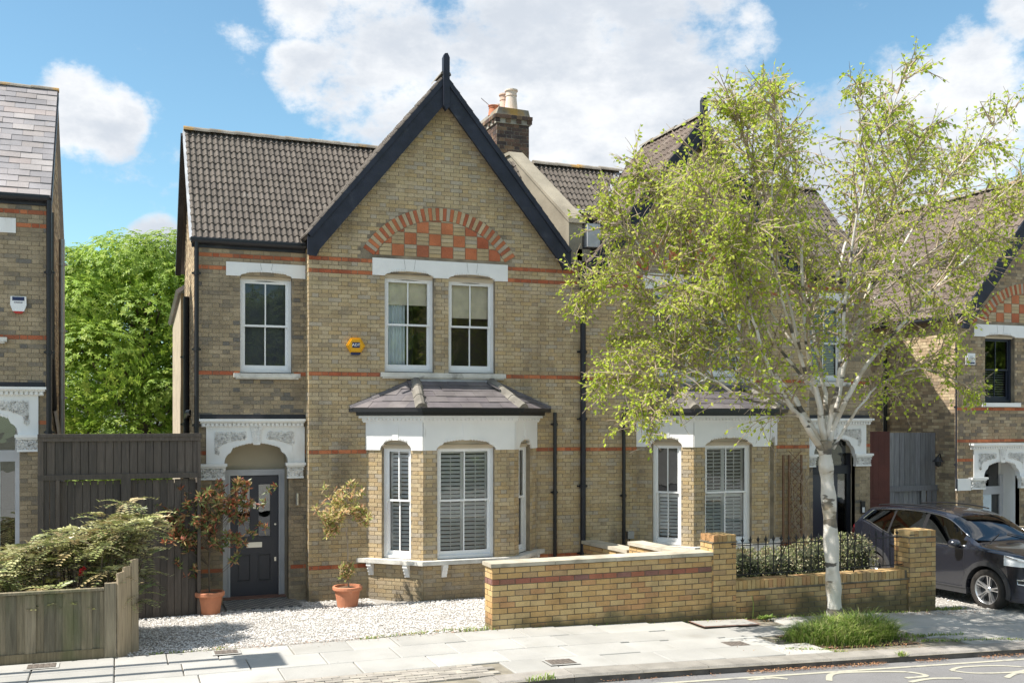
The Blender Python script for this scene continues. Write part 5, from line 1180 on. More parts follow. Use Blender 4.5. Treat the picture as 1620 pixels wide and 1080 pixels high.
for (x0, y0, x1, y1, n, h) in ((10.2, -5.6, 11.6, -5.72, 260, .07), (10.6, -5.95, 12.2, -6.2, 300, .06), (8.3, -6.0, 9.0, -6.3, 160, .06), (9.0, -3.99, 12.6, -3.99, 170, .08), (4.95, -3.99, 8.4, -3.99, 60, .05), (4.4, -3.9, 4.86, -3.9, 70, .09), (3.0, -3.9, 4.4, -3.75, 220, .05), (.3, -3.9, 1.5, -3.85, 70, .05), (4.3, -6.68, 4.6, -6.68, 60, .10), (9.6, -6.64, 9.68, -6.66, 40, .10), (12.8, -3.9, 13.4, -3.9, 160, .10), (8.1, -4.05, 9.0, -4.0, 60, .06)):
    for _ in range(n):
        t = R.random(); blades(w, 1, lerp(x0, x1, t) + R.gauss(0, .03), lerp(y0, y1, t) + R.gauss(0, .025), .02, .02, h, sz)
one('weeds', w, 'grass_blade', kind='stuff')
l = MB()
for (x0, x1, y, sy, n, road) in ((7.2, 9.3, -6.72, .035, 700, 1), (9.8, 10.3, -6.72, .03, 120, 1), (10.9, 12.6, -6.74, .05, 420, 1), (5.2, 6.8, -6.72, .03, 60, 1), (9.0, 12.6, -4.1, .10, 420, 0), (8.9, 10.4, -6.1, .10, 220, 0), (8.0, 9.1, -4.1, .06, 90, 0), (1.0, 4.6, -3.9, .10, 330, 0), (12.5, 13.6, -4.2, .15, 150, 0), (7.6, 9.0, -6.0, .15, 90, 0)):
    for _ in range(n):
        x, yy = R.uniform(x0, x1), y + R.gauss(0, sy)
        if road and yy > KY0 - .012: yy = KY0 - .012 - R.random() * .06
        z = (road_z(x, yy) if road else max(street_z(x), ground_z(x, yy) if yy > -3.9 else -9)) + .004 + R.random() * (.02 if road else .008)
        leaf(l, Vector((x, yy, z)), Vector((R.uniform(-1, 1), R.uniform(-1, 1), .15)), Vector((R.uniform(-.5, .5), R.uniform(-.5, .5), 1)), R.uniform(.012, .03), R.uniform(.008, .02))
one('leaf_litter', l, 'litter', kind='stuff')
wd = Thing('weed', 'small bright green broad-leaved weed growing at the foot of the low brick wall', 'weed', (9.35, -4.08, -.15)); m = MB()
for _ in range(46): a = R.uniform(0, 6.28); leaf(m, Vector((9.30 + R.gauss(0, .05), -4.08, street_z(9.3) + .01)), Vector((math.cos(a), math.sin(a), R.uniform(.2, .9))), Vector((0, 0, 1)), R.uniform(.07, .13), R.uniform(.04, .06))
wd.add('leaves', m, 'grass_blade'); m = MB(); m.tube([(9.12, -4.0, -.14), (9.13, -4.0, .10), (9.10, -4.0, .22)], .004, 4); wd.add('stem', m, 'grass_blade')
# hedge behind the railing
HG = Thing('hedge', 'low clipped variegated hedge behind the black iron railing', 'hedge', (10.5, -3.1, -.1))
c = MB(); lf = MB()
for (x0, x1, zt) in ((8.95, 9.85, .84), (9.75, 10.55, .80), (10.45, 11.4, .92), (11.3, 12.05, .95)):
    cx, cy, rx, ry = (x0 + x1) / 2, -3.15, (x1 - x0) / 2 * 1.08, .42
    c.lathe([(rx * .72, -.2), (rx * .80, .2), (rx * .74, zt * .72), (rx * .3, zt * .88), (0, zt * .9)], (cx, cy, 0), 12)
    for _ in range(2100):
        a = R.uniform(0, 6.283); u = R.random(); z = lerp(-.1, zt, u ** .7); k = 1 - max(0, (z / zt - .62) / .38) ** 2 * .6; rr = R.uniform(.82, 1.05)
        p = Vector((cx + math.cos(a) * rx * k * rr, cy + math.sin(a) * ry * k * rr, z + R.gauss(0, .02))); o = Vector((math.cos(a), math.sin(a), .5)); leaf(lf, p, (o + rvec() * 1.2), rvec() + o, R.uniform(.025, .05), R.uniform(.018, .03))
for v in c.v: v.y = -3.15 + (v.y + 3.15) * .75
HG.add('branches_or_core', c, 'dark_core'); HG.add('leaves', lf, 'hedge_leaf', kind='stuff')  # hedge: solid dark core behind the leaves, inner shade put into its colour
# spiky evergreen shrub with pinnate leaves
MH = Thing('mahonia_shrub', 'large evergreen shrub with spiny pinnate leaves spilling over the wooden fence', 'shrub', (-.6, -2.4, 0))
st, lf, fl = MB(), MB(), MB()
def frond(p, d, L):
    d = d.normalized(); s = d.cross(Vector((0, 0, 1))); s = s.normalized() if s.length > .01 else Vector((1, 0, 0)); n = s.cross(d); q = [p]; k = 8
    for i in range(k): q.append(q[-1] + (d + Vector((0, 0, -.10 * i))).normalized() * L / k)
    st.tube(q, [.004, .0035, .003, .003, .0025, .002, .002, .0015, .001], 3, cap=False); t = R.random()
    for i in range(1, k + 1):
        sz_ = .092 * (1 - abs(i - 4) / 9) * R.uniform(.85, 1.15)
        for sg in (-1, 1): leaf(lf, q[i], (s * sg + d * .45 + Vector((0, 0, -.12))), n + rvec() * .25, sz_, sz_ * .48, (t + R.uniform(-.06, .06)) % 1, .1)
    leaf(lf, q[-1], d, n, .07, .033, t)
heads = []
def shrub_top(x): return 1.30 + .34 * math.exp(-((x - .15) / .42) ** 2) + .10 * math.exp(-((x + .55) / .3) ** 2) - .28 * sstep(-.9, -1.7, x) - .30 * sstep(.45, .95, x)
for i in range(120):
    x = R.uniform(-1.95, .42); zt = shrub_top(x) * 1.0; z = R.uniform(.62, zt) if i % 3 else zt - R.uniform(0, .12); y = R.uniform(-3.55, -1.75) - .18 * (1 - (z / zt)); heads.append(Vector((x, y, z)))
heads += [Vector((.10, -2.3, 1.80)), Vector((-.2, -2.4, 1.62)), Vector((.34, -2.2, 1.60))]
for h in heads:
    b = Vector((lerp(-.6, h.x, .55), lerp(-2.5, h.y, .5), .0)); pth = smooth_path([b, b.lerp(h, .5) + rvec() * .06, h], 4); st.tube(pth, [lerp(.016, .006, k / (len(pth) - 1)) for k in range(len(pth))], 5, cap=False)
    a0 = R.uniform(0, 6.28); n = R.randint(10, 14)
    for k in range(n): a = a0 + k * 2.4; up = R.uniform(-.35, .75); frond(h + Vector((0, 0, R.uniform(-.10, .03))), Vector((math.cos(a), math.sin(a), up)), R.uniform(.26, .44))
MH.add('stems', st, 'dark_bark', kind='stuff'); MH.add('leaves', lf, 'mahonia_leaf', kind='stuff')
for (x, y, z) in ((-.42, -3.35, 1.04), (-.45, -3.36, 1.0)):
    for _ in range(9): leaf(fl, Vector((x, y, z)), rvec(), rvec(), .05, .035)
MH.add('red_leaf', fl, 'flower_red')
# potted photinias
def pot(T, x, y, z0, h, r, m='terracotta', ribs=True):
    p = MB(); p.lathe([(0, 0), (r * .70, 0), (r * .73, .02), (r * .90, h * .72), (r * .92, h * .80), (r * 1.04, h * .81), (r * 1.08, h * .86), (r * 1.08, h * .97), (r * 1.04, h), (r * .92, h), (r * .90, h - .05), (0, h - .05)], (x, y, z0), 28); P = T.add('pot', p, m, smooth=False)
    s = MB(); s.lathe([(r * .9, h - .045), (r * .5, h - .02), (0, h - .015)], (x, y, z0), 16); T.add('compost', s, 'soil')
def bunch(m, p, n, L, up=.2):
    ax = (rvec() * .7 + Vector((0, 0, up + .4))).normalized()
    for k in range(n):
        d = (rvec() + ax * .55); leaf(m, p + rvec() * .02, d, rvec() + Vector((0, 0, .6)), L * R.uniform(.7, 1.15), L * R.uniform(.26, .36))
def stem_tree(T, base, trunk, heads, mt, L, per, wood='twig_bark'):
    st, lf = MB(), MB(); tp = smooth_path(trunk, 4); st.tube(tp, [lerp(.014, .008, i / (len(tp) - 1)) for i in range(len(tp))], 6)
    for (h, src) in heads:
        h = Vector(h); s = tp[int(src * (len(tp) - 1))]; q = smooth_path([s, s.lerp(h, .5) + Vector((0, 0, -.06)) + rvec() * .06, h], 4); st.tube(q, [lerp(.005, .002, k / (len(q) - 1)) for k in range(len(q))], 4, cap=False)
        for k in (.72, .88, 1.0):
            if R.random() < .5 + k * .5: bunch(lf, q[int(k * (len(q) - 1))] + rvec() * .03, per, L)
    T.add('stem', st, wood); T.add('leaves', lf, mt, kind='stuff')
R.seed(9)
P1 = Thing('potted_shrub', 'bushy red and green leaved shrub in a terracotta pot between dark gate and front door', 'potted plant', (1.34, -.55, -.14), 'potted shrubs by the house')
pot(P1, 1.34, -.55, -.17, .38, .215, 'terracotta')
hd = [((1.34 + R.gauss(0, .33), -.55 + R.gauss(0, .16), R.uniform(1.0, 1.95)), R.uniform(.5, .98)) for _ in range(58)] + [((1.82 + R.uniform(-.12, .12), -.65, R.uniform(1.55, 1.95)), .7) for _ in range(12)] + [((.88 + R.uniform(-.25, .2), -.6, R.uniform(1.0, 1.6)), .4) for _ in range(14)] + [((1.85, -.55, .95), .2), ((.85, -.6, .72), .15), ((1.1, -.6, .6), .1), ((1.75, -.6, .75), .2)]
stem_tree(P1, None, [(1.34, -.55, .2), (1.33, -.56, .6), (1.36, -.55, 1.1), (1.35, -.55, 1.7)], hd, 'photinia_leaf', .11, 13, 'dark_bark')
R.seed(14)
P2 = Thing('potted_shrub', 'slender standard shrub with pink and cream young leaves in a sunlit terracotta pot', 'potted plant', (3.50, -.75, -.14), 'potted shrubs by the house')
pot(P2, 3.50, -.75, -.15, .35, .225, 'terracotta')
hd = [((3.50 + R.gauss(-.08, .24), -.75 + R.gauss(0, .15), R.uniform(1.30, 1.88)), R.uniform(.8, 1)) for _ in range(30)] + [((3.22 + R.uniform(-.12, .1), -.78, R.uniform(1.02, 1.4)), .85) for _ in range(18)] + [((3.78 + R.uniform(-.08, .1), -.75, R.uniform(1.2, 1.45)), .85) for _ in range(11)] + [((3.46 + R.uniform(-.12, .08), -.78, R.uniform(.38, .55)), .2) for _ in range(7)]
stem_tree(P2, None, [(3.52, -.75, .15), (3.51, -.75, .5), (3.50, -.74, .95), (3.44, -.75, 1.3), (3.40, -.75, 1.5)], hd, 'photinia_pale', .10, 9)
# big leafy tree behind the houses
def broadleaf(name, label, x, y, z, H, Rr, group, n=1500, L=.30):
    T = Thing(name, label, 'tree', (x, y, z), group); tr, lf = MB(), MB(); tr.tube(smooth_path([(x, y, z), (x + .1, y, z + H * .3), (x, y, z + H * .6), (x, y, z + H * .85)], 4), [lerp(.3, .05, i / 12) for i in range(13)], 9); TK = T.add('trunk', tr, 'dark_bark')
    lb = MB(); cen = []
    for i in range(54):
        a, zz = i * 2.4, (i + .5) / 54; k = math.sin(math.pi * (.12 + .80 * zz)) ** .75; rr = Rr * k * R.uniform(.62, 1.0); c = Vector((x + math.cos(a) * rr, y + math.sin(a) * rr, z + H * lerp(.14, .92, zz) + R.gauss(0, .2))); cen.append((c, Rr * R.uniform(.26, .40)))
        s = Vector((x, y, max(z + H * .15, c.z - H * .18))); q = smooth_path([s, s.lerp(c, .5) + Vector((0, 0, -.1)), c], 4); lb.tube(q, [lerp(.07, .015, k / (len(q) - 1)) for k in range(len(q))], 5, cap=False)
    for i in range(8): cen.append((Vector((x + R.gauss(0, Rr * .3), y + R.gauss(0, Rr * .3), z + H * R.uniform(.4, .94))), Rr * .34))
    T.add('branches_or_core', lb, 'dark_bark', TK)
    per = n * 3 // len(cen)
    for c, r in cen:
        for _ in range(per):
            o = rvec(); p = c + Vector((o.x * r, o.y * r, o.z * r * .75)) * R.uniform(.6, 1.05) ** .5; o2 = (o + Vector((0, 0, .4))).normalized(); t = R.random(); a0 = R.uniform(0, 6.28); e1 = o2.orthogonal().normalized(); e2 = o2.cross(e1)
            for k in range(5):
                a = a0 + k * 1.257; d = e1 * math.cos(a) + e2 * math.sin(a) + Vector((0, 0, -.45)) + o2 * .15; leaf(lf, p, d, o2, L * R.uniform(.7, 1.1), L * .42, (t + R.uniform(-.08, .08)) % 1)
    T.add('foliage', lf, 'chestnut_leaf', kind='stuff'); return T
R.seed(4)
CT = broadleaf('chestnut_tree', 'bright green leafy chestnut tree seen through the gap above the dark gate', 0.6, 13.0, -.8, 9.0, 3.7, 'leafy trees', 11500, .125)
copy_tree(CT, (15.5, -30, -1.2), 1.0, 1.35, 'large leafy tree across the road mirrored in the upper windows'); copy_tree(CT, (50, -30, -1.6), .5, 1.7, 'leafy tree far down the road mirrored in the dark sash window'); copy_tree(CT, (7.0, -33, -1.0), 2.4, 1.15, 'leafy tree across the road mirrored in the window over the front door')
FH = Thing('far_house', 'pale rendered house far behind the chestnut tree', 'house', (2, 34, -1)); m = MB(); m.box(-2, 7, 34, 42, -1.2, 3.4); FH.add('wall', m, 'pale_render'); m = MB(); m.prism([(-2.3, 3.4), (7.3, 3.4), (5.5, 5.2), (-.5, 5.2)], 33.7, 42.3); FH.add('roof', m, 'slate')
for wx in (.3, 2.2, 4.4): m = MB(); m.box(wx, wx + .9, 33.97, 34.05, 1.4, 2.8); W_ = FH.add('window', m, 'sash_paint'); m = MB(); m.box(wx + .08, wx + .82, 33.955, 33.97, 1.48, 2.72); FH.add('pane', m, 'obscure_glass', W_)
# outrigger at the back of the left house
# ------------------------------------------------------------------ gate, panel, trellis by the right-hand house
G2 = Thing('side_gate', 'weathered silver grey boarded gate with a lighter lower door behind the car', 'gate', (16.4, .6, -.6))
fr = frame(0, .60); x = 15.62
while x < 17.06: plank(G2, fr, x, .135, R.uniform(-.003, .003), .022, 1.45, 2.62, 'grey_wood'); x += .145
x = 15.95
while x < 16.60: plank(G2, fr, x, .12, .04, .022, -.6, 1.33, 'grey_wood'); x += .128
for a in (15.62, 15.78, 16.66, 16.82, 16.97): plank(G2, fr, a, .12, -.01, .024, -.6, 1.33, 'grey_wood')
b = MB(fr); b.box(15.6, 17.1, -.03, .03, 1.33, 1.45); G2.add('rail', b, 'grey_wood'); G2.flush(RESTS)
PN = Thing('boarded_panel', 'dark red-brown boarded panel between white porch and grey gate', 'panel', (15.3, .55, -.5))
fr = frame(0, .55); x = 14.98
while x < 15.6: plank(PN, fr, x, .15, R.uniform(-.002, .002), .02, -.5, 2.65, 'redwood_panel'); x += .153
b = MB(fr); b.box(14.98, 15.6, -.02, 0, 1.1, 1.18); PN.add('rail', b, 'redwood_panel'); PN.flush(RESTS)
TL = Thing('trellis', 'narrow brown trellis with bare twining stems beside the bay of the white shuttered house', 'trellis', (12.7, -.1, -.3))
for a in (12.48, 12.62, 12.92): b = MB(); b.box(a, a + .035, -.11, -.08, -.2, 2.2); TL.add('upright', b, 'trellis_wood')
for i in range(16):
    for sg in (0, 1): b = MB(); z = -.1 + i * .14; b.tube([(12.63, -.095, z + .28 * sg), (12.94, -.095, z + .28 * (1 - sg))], .008, 4); TL.add('lath', b, 'trellis_wood')
b = MB()
for k in range(9): b.tube(smooth_path([(12.85 + R.uniform(-.1, .2), -.13, -.3)] + [(12.85 + R.uniform(-.25, .35), -.13 + R.uniform(-.04, .03), z) for z in (.1, .5, .9, 1.4, 1.9)], 4), .007, 4)
TL.add('climber_stems', b, 'twig_bark', kind='stuff')
# ------------------------------------------------------------------ fittings on the walls
def text(parent, s, loc, size, m, rot=(90, 0, 0), ext=.001):
    c = bpy.data.curves.new('lettering', 'FONT'); c.body = s; c.size = size; c.extrude = ext; c.align_x = 'CENTER'; c.align_y = 'CENTER'; c.offset = size * .012
    tmp = bpy.data.objects.new('lettering', c); COL.objects.link(tmp); me = bpy.data.meshes.new_from_object(tmp.evaluated_get(bpy.context.evaluated_depsgraph_get())); bpy.data.objects.remove(tmp); me.materials.clear(); me.materials.append(MATS[m])
    o = bpy.data.objects.new('lettering', me); COL.objects.link(o); o.parent = parent; o.location = loc; o.rotation_euler = tuple(rad(a) for a in rot); return o
A1 = Thing('alarm_box', 'yellow hexagonal alarm box with blue lettering on the brick between the windows', 'alarm box', (3.79, 0, 4.19))
hx = lambda r, ry: [(3.79 + r * math.cos(rad(60 * k)), 4.19 + ry * math.sin(rad(60 * k))) for k in range(6)]
m = MB(); m.prism(hx(.165, .155), -.05, -.005); A1.add('casing', m, 'alarm_yellow'); m = MB(); m.prism(hx(.135, .125), -.075, -.049); A1.add('cover', m, 'alarm_yellow')
m = MB(); m.box(3.725, 3.855, -.079, -.074, 4.15, 4.245); B_ = A1.add('badge', m, 'alarm_blue'); text(B_, 'ADT', Vector((3.79, -.081, 4.197)) - A1.loc, .068, 'alarm_white')
m = MB(); m.prism([(3.72, 4.03), (3.86, 4.03), (3.88, 4.07), (3.70, 4.07)], -.06, -.01); A1.add('strobe', m, 'alarm_blue')
A2 = Thing('alarm_box', 'white alarm box with a red strobe base on the sooty brick house at left', 'alarm box', (-1.46, .28, 4.7))
m = MB(frame(-1.46, .28)); m.prism([(-.11, .13), (.11, .13), (.115, .0), (.08, -.10), (-.08, -.10), (-.115, .0)], -.07, -.005); m.v = [v + Vector((0, 0, 4.71)) for v in m.v]; A2.add('casing', m, 'alarm_white')
m = MB(); m.box(-1.545, -1.375, .204, .211, 4.775, 4.83); A2.add('badge', m, 'alarm_blue'); m = MB(); m.box(-1.52, -1.40, .204, .2105, 4.74, 4.75); A2.add('small_print', m, 'alarm_blue')
m = MB(); m.prism([(-1.54, 4.61), (-1.38, 4.61), (-1.42, 4.575), (-1.50, 4.575)], .21, .27); A2.add('strobe', m, 'alarm_red')
A3 = Thing('alarm_box', 'white upright alarm box beside the dark sash window of the gabled house', 'alarm box', (17.42, 0, 4.22))
m = MB(); m.box(17.32, 17.53, -.08, -.005, 4.11, 4.36); A3.add('casing', m, 'alarm_white'); m = MB(); m.box(17.34, 17.51, -.083, -.079, 4.13, 4.165); A3.add('strobe', m, 'alarm_blue')
for k in range(4): m = MB(); m.box(17.37, 17.48 - .02 * (k % 2), -.083, -.079, 4.19 + k * .03, 4.203 + k * .03); A3.add('small_print', m, 'steel_grey')
WLm = Thing('wall_light', 'slim brushed steel up and down light on the pillar right of the grey front door', 'wall light', (2.84, .1, 1.56)); m = MB(); m.lathe([(0, 0), (.035, 0), (.035, .20), (0, .20)], (2.84, .20, 1.47), 14); WLm.add('cylinder', m, 'steel'); m = MB(); m.box(2.82, 2.86, .20, .28, 1.54, 1.60); WLm.add('bracket', m, 'steel')
DB = Thing('doorbell', 'small white and black intercom on the pillar beside the car', 'doorbell', (14.78, .12, 1.0)); m = MB(); m.box(14.72, 14.82, .24, .275, .92, 1.18); DB.add('housing', m, 'black_plastic'); m = MB(); m.box(14.74, 14.80, .232, .242, .94, 1.05); DB.add('button_plate', m, 'alarm_white')
JB = Thing('junction_box', 'small grey plastic box at the foot of the thin black pipe', 'meter box', (9.06, -.05, .72)); m = MB(); m.box(9.0, 9.13, -.09, -.005, .66, .80); JB.add('housing', m, 'steel_grey'); m = MB(); m.tube([(9.05, -.04, .66), (9.04, -.04, .3)], .012, 5); JB.add('cable', m, 'black_plastic')
LT = Thing('wall_lantern', 'black swan-neck lantern on the brick corner above the grey gate', 'wall light', (17.0, .5, 2.0)); m = MB(); m.tube(smooth_path([(17.08, .45, 2.02), (16.95, .35, 2.15), (16.85, .3, 2.1)], 4), .015, 6); LT.add('arm', m, 'iron'); m = MB(); m.lathe([(.02, .0), (.05, -.03), (.12, -.12), (.07, -.12), (.06, -.2), (0, -.24)], (16.85, .3, 2.1), 12); LT.add('shade', m, 'iron')
# picket fence beyond the car
PF = Thing('picket_fence', 'pale low close-boarded fence beyond the car bonnet', 'fence', (19.5, -.9, -.6)); fr = frame(0, -1.0); x = 17.6
while x < 21.5: plank(PF, fr, x, .10, 0, .02, -.75, .60 + R.uniform(-.01, .01), 'pale_wood'); x += .108
b = MB(fr); b.box(17.6, 21.5, -.02, .05, .60, .65); PF.add('rail', b, 'pale_wood'); PF.flush(RESTS)
# ------------------------------------------------------------------ the parked car, nose towards the street
def interp(tab, x):
    n = len(tab)
    if x <= tab[0][0]: return tab[0][1]
    if x >= tab[-1][0]: return tab[-1][1]
    def slope(i): return (tab[min(i + 1, n - 1)][1] - tab[max(i - 1, 0)][1]) / (tab[min(i + 1, n - 1)][0] - tab[max(i - 1, 0)][0])
    for i in range(n - 1):
        (a, p), (b, q) = tab[i], tab[i + 1]
        if x <= b:
            h = b - a; t = (x - a) / h; m0, m1 = slope(i) * h, slope(i + 1) * h; d = q - p
            if d == 0: m0 = m1 = 0
            return (2 * t ** 3 - 3 * t * t + 1) * p + (t ** 3 - 2 * t * t + t) * m0 + (3 * t * t - 2 * t ** 3) * q + (t ** 3 - t * t) * m1
CT_ = Thing('parked_car', 'dark blue-black family car parked nose out on the forecourt beyond the end pier', 'car', (14.86, -2.5, -.36))
hd_ = rad(2.0)
CM = Matrix(((math.sin(hd_) * -1, -math.cos(hd_), 0, 14.86), (math.cos(hd_), -math.sin(hd_), 0, -4.78), (0, 0, 1, -.345), (0, 0, 0, 1))) @ Matrix.Rotation(rad(.9), 4, 'Y')
fW = [(0, .60), (.05, .72), (.15, .82), (.35, .89), (.6, .915), (1.0, .93), (3.5, .93), (4.0, .905), (4.3, .85), (4.42, .74)]
fS = [(0, .80), (.08, .92), (.2, .98), (.6, 1.03), (1.2, 1.06), (2.0, 1.05), (2.9, 1.08), (3.3, 1.14), (3.75, 1.30), (4.0, 1.34), (4.25, 1.22), (4.42, .92)]
fT = [(0, .84), (.05, .94), (.2, 1.01), (.6, 1.07), (1.12, 1.12), (1.26, 1.175), (1.6, 1.385), (1.95, 1.56), (2.4, 1.64), (2.9, 1.66), (3.4, 1.645), (3.9, 1.60), (4.12, 1.55), (4.30, 1.30), (4.42, .98)]
fR = [(0, .45), (.2, .66), (.6, .74), (1.15, .78), (1.25, .76), (1.6, .69), (1.95, .63), (2.6, .62), (3.4, .635), (3.9, .625), (4.2, .62), (4.42, .55)]
LS = sorted(set([0, .03, .08, .14, .2, .28, .36, .45] + [round(.45 + .05 * i, 3) for i in range(19)] + [1.4, 1.5, 1.6, 1.7, 1.8, 1.9, 2.0, 2.1, 2.2, 2.3, 2.42, 2.5, 2.6, 2.75, 2.9, 3.0, 3.1] + [round(3.14 + .05 * i, 3) for i in range(20)] + [4.1, 4.2, 4.3, 4.37, 4.42]))
WC, WR = (.92, 3.62), .43
def arch_z(l):
    z = interp([(0, .24), (.3, .22), (1.5, .25), (3.2, .25), (4.2, .28), (4.42, .32)], l)
    for c in WC:
        if abs(l - c) < WR: z = max(z, .355 + math.sqrt(WR ** 2 - (l - c) ** 2))
    return z
def section(l):
    W, S, Tt, r = interp(fW, l), interp(fS, l), interp(fT, l), interp(fR, l); zb = arch_z(l); cab = sstep(1.2, 1.6, l) * (1 - sstep(4.3, 4.42, l)); zr = Tt - lerp(.02, .085, cab); S = min(S, Tt - .03); r = min(r, W - .1)
    z2 = max(.56, zb + .008); z3 = max(min(.82, S - .06), zb + .02)
    return [(W - .16, zb + .01 - .02), (W - .012, zb), (W - .004, z2), (W, z3), (W - .012, S - .035), (W - .05, S), (lerp(W - .062, r, .5) + .01, lerp(S + .012, zr, .5)), (r, zr), (r * .9, Tt - lerp(.012, .035, cab)), (r * .5, Tt - .006), (0, Tt)]
SEC = [section(l) for l in LS]
groups = {k: MB(CM) for k in ('body', 'windscreen', *['side_window.%d%d' % (a, b) for a in range(3) for b in (1, -1)], 'rear_window', 'headlight', 'tail_light', 'pillar')}
for i in range(len(LS) - 1):
    l = (LS[i] + LS[i + 1]) / 2
    for k in range(10):
        key = 'body'
        if k in (5, 6):
            if 1.40 < l < 3.95 and not (k == 6 and l < 1.5): key = 'side_window'
            if key == 'side_window' and (2.36 < l < 2.47 or 3.22 < l < 3.30): key = 'pillar'
        if k in (7, 8, 9) and 1.22 < l < 1.95: key = 'windscreen'
        if k in (7, 8, 9) and 4.05 < l < 4.36: key = 'rear_window'
        if k == 3 and .06 < l < .55: key = 'headlight'
        if k in (3, 4) and l > 4.18: key = 'tail_light'
        for sg in (1, -1):
            q = [(LS[i], SEC[i][k][0] * sg, SEC[i][k][1]), (LS[i + 1], SEC[i + 1][k][0] * sg, SEC[i + 1][k][1]), (LS[i + 1], SEC[i + 1][k + 1][0] * sg, SEC[i + 1][k + 1][1]), (LS[i], SEC[i][k + 1][0] * sg, SEC[i][k + 1][1])]
            kk = key if key != 'side_window' else 'side_window.%d%d' % (0 if l < 2.4 else 1 if l < 3.26 else 2, sg); groups[kk].face(q if sg > 0 else q[::-1], .3)
for e in (0, -1):
    P_ = [(LS[e], y, z) for y, z in SEC[e]] + [(LS[e], -y, z) for y, z in SEC[e][::-1][1:]]; groups['body'].face(P_, .3)
def weld(o):
    bm = bmesh.new(); bm.from_mesh(o.data); bmesh.ops.remove_doubles(bm, verts=bm.verts, dist=.0008); bmesh.ops.recalc_face_normals(bm, faces=bm.faces)
    for e in bm.edges: e.smooth = e.calc_face_angle(0) < rad(38)
    for f in bm.faces: f.smooth = True
    bm.to_mesh(o.data); bm.free()
for k, mm in (('body', 'car_paint'), ('pillar', 'black_plastic'), ('windscreen', 'car_glass'), ('rear_window', 'car_glass'), *[('side_window.%d%d' % (a, b), 'car_glass') for a in range(3) for b in (1, -1)], ('headlight', 'car_lamp'), ('tail_light', 'car_tail')):
    o = CT_.add(k.split('.')[0], groups[k], mm); weld(o)
    if k == 'body': BODY = o
def along(y_of, z_of, l0, l1, r, m, name, side=1, n=24):
    t = MB(CM); t.tube([(lerp(l0, l1, i / n), y_of(lerp(l0, l1, i / n)) * side, z_of(lerp(l0, l1, i / n))) for i in range(n + 1)], r, 6, .3); return CT_.add(name, t, m, BODY, smooth=True)
